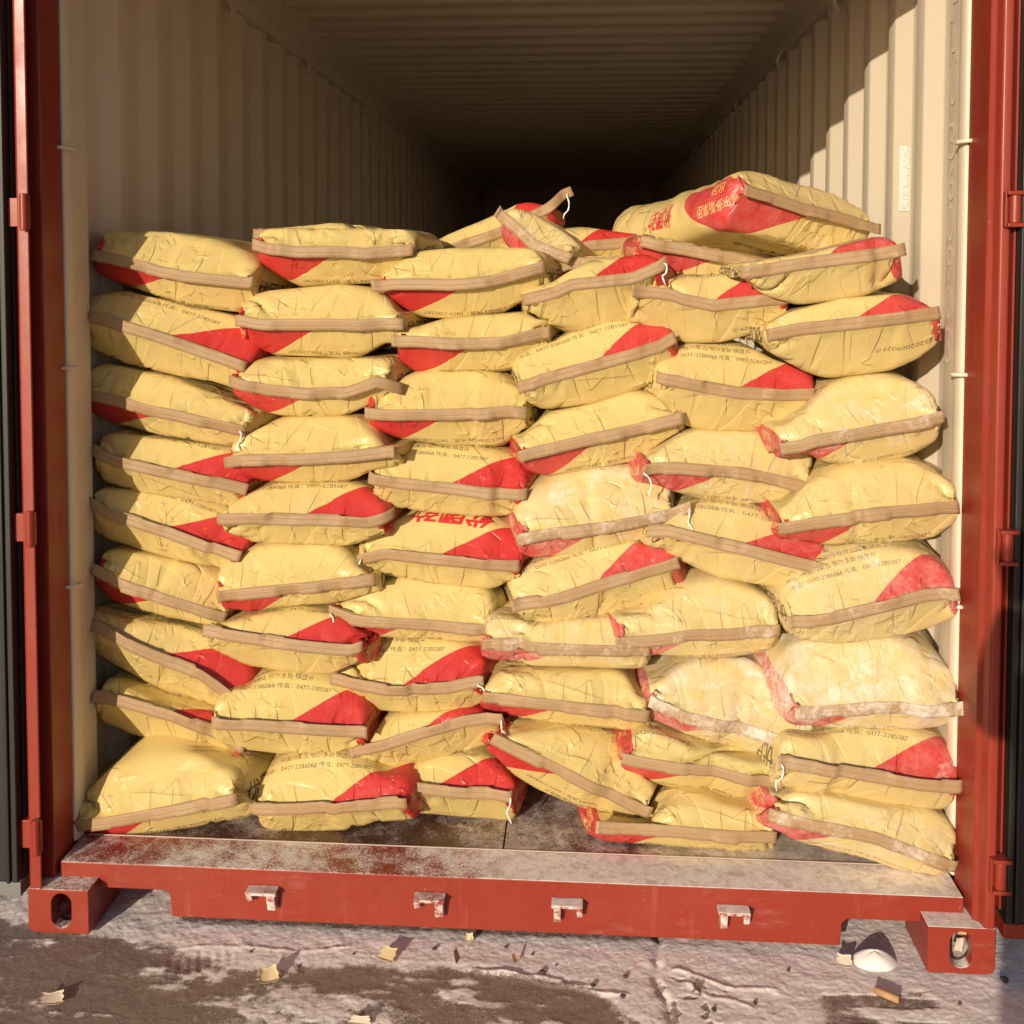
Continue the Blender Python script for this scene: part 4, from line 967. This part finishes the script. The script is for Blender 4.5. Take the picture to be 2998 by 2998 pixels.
# ------------------------------------------------------------------ the photographer, whose shadow falls across the right door post
def skin(name, pts, edges, radii, mat, parent=None, sub=2, root=0):
    me = bpy.data.meshes.new(name); me.from_pydata(pts, edges, []); o = bpy.data.objects.new(name, me); COL.objects.link(o)
    me.materials.append(mat)
    md = o.modifiers.new('skin', 'SKIN'); md.use_smooth_shade = True
    me.skin_vertices[0].data.foreach_set('radius', [v for r in radii for v in (r if isinstance(r, tuple) else (r, r))])
    me.skin_vertices[0].data[root].use_root = True
    s_ = o.modifiers.new('sub', 'SUBSURF'); s_.levels = s_.render_levels = sub
    if parent: o.parent = parent
    return o
SKIN_M = mat_plain('skin', (.50, .31, .22), .5); COAT = mat_plain('dark_coat_cloth', (.03, .032, .04), .85, .2, 40, .3); TROU = mat_plain('dark_trouser_cloth', (.05, .05, .06), .85, .2, 40, .3)
PX0, PY0 = .268, -2.83
per = empty('person', (PX0, PY0, 0)); tag(per, 'person in a dark coat holding up a phone, their shadow on the right door post', 'person')
# body: one continuous figure
P_ = [(0, 0, .95), (0, .0, 1.12), (0, -.01, 1.30), (0, -.01, 1.42), (0, .02, 1.50), (0, .05, 1.60), (0, .055, 1.69),
      (-.17, -.01, 1.41), (-.205, .085, 1.345), (-.085, .205, 1.60), (.17, -.01, 1.41), (.215, .085, 1.33), (.015, .205, 1.60),
      (-.095, 0, .88), (-.105, .01, .50), (-.11, -.02, .09), (-.115, .11, .04), (.095, 0, .88), (.115, .01, .50), (.125, -.02, .09), (.14, .11, .04)]
E_ = [(0, 1), (1, 2), (2, 3), (3, 4), (4, 5), (5, 6), (3, 7), (7, 8), (8, 9), (3, 10), (10, 11), (11, 12), (0, 13), (13, 14), (14, 15), (15, 16), (0, 17), (17, 18), (18, 19), (19, 20)]
R_ = [(.165, .115), (.155, .11), (.175, .12), (.13, .10), .058, (.078, .095), (.072, .088), .078, .058, .034, .078, .058, .034, .095, .066, .050, .040, .095, .066, .050, .040]
body = skin('body', P_, E_, R_, COAT, per)
def face():
    bm = bmesh.new(); bmesh.ops.create_uvsphere(bm, u_segments=24, v_segments=16, radius=1)
    for v in bm.verts:
        x, y, z = v.co; wv_ = .074*(1-.18*max(0, -z)); v.co = (x*wv_, y*.092+(.012 if abs(x) < .22 and y > .6 and -.35 < z < .15 else 0), z*.115)
    return bm
hd = bm_obj('head', face(), SKIN_M, None, True); hd.parent = per; hd.location = (0, .062, 1.635)
bm = bmesh.new()
for s in (-1, 1): bmesh.ops.create_uvsphere(bm, u_segments=10, v_segments=8, radius=.0115, matrix=Matrix.Translation((s*.030, .082, .008)))
e = bm_obj('eyes', bm, mat_plain('dark_eyes', (.05, .035, .03), .2), None, True); e.parent = hd
bm = bmesh.new(); box(bm, -.022, .022, .083, .0905, -.048, -.042); e = bm_obj('mouth', bm, mat_plain('lips', (.38, .15, .13), .5), None); e.parent = hd
bm = bmesh.new(); bmesh.ops.create_uvsphere(bm, u_segments=20, v_segments=12, radius=1)
for v in bm.verts: v.co = (v.co.x*.081, v.co.y*.099-.008, max(v.co.z, -.05 if v.co.y < .3 else .45)*.122+.004)
e = bm_obj('hair', bm, mat_plain('black_hair', (.012, .010, .009), .6), None, True); e.parent = hd
def hand(sx_):
    w = Vector((-.085 if sx_ < 0 else .015, .205, 1.60)); up = Vector((0, .05, 1)).normalized(); ac = Vector((1, 0, 0))
    pts = [tuple(w), tuple(w+up*.045)]; ed = [(0, 1)]; rad = [.026, (.036, .016)]
    for k in range(4):                                      # four fingers of different length, curled round the phone
        b = w+up*.075+ac*(-.027+.018*k); L = (.062, .072, .068, .052)[k] if sx_ > 0 else (.052, .068, .072, .062)[k]
        i = len(pts); pts += [tuple(b), tuple(b+up*L*.45+Vector((-sx_*.0, .010, 0))), tuple(b+up*L*.75+Vector((0, .026, 0))), tuple(b+up*L*.85+Vector((0, .040, 0)))]
        ed += [(1, i), (i, i+1), (i+1, i+2), (i+2, i+3)]; rad += [.0095, .0088, .008, .007]
    i = len(pts); t_ = w+up*.022; pts += [tuple(t_+ac*(-sx_*.034)+up*.018), tuple(t_+ac*(-sx_*.046)+up*.045+Vector((0, -.006, 0))), tuple(t_+ac*(-sx_*.044)+up*.068)]
    ed += [(1, i), (i, i+1), (i+1, i+2)]; rad += [.012, .010, .008]
    h = skin('hand', pts, ed, rad, SKIN_M, per, 1)
hand(-1); hand(1)
for s in (-1, 1):
    bm = bmesh.new(); bmesh.ops.create_uvsphere(bm, u_segments=16, v_segments=10, radius=1)
    for v in bm.verts: v.co = (v.co.x*.048, v.co.y*.135, max(v.co.z, -.75)*.05)
    b = bm_obj('shoe', bm, mat_plain('black_shoe_leather', (.02, .018, .016), .5), None, True); b.parent = per; b.location = (s*.12, .055, .040)
ph = bmesh.new(); box(ph, -.037, .037, -.004, .004, -.078, .078)
o = bm_obj('phone', ph, mat_plain('black_glass', (.015, .015, .018), .15), None, bevel=.006); o.location = (.232, -2.575, 1.690)
bm = bmesh.new(); tube(bm, [(.022, .0038, .055), (.022, .0055, .055)], .011, 16); e = bm_obj('camera_lens', bm, mat_plain('lens_glass', (.01, .01, .012), .1), None, True); e.parent = o
tag(o, 'black phone held up in both hands by the person in the dark coat', 'phone')
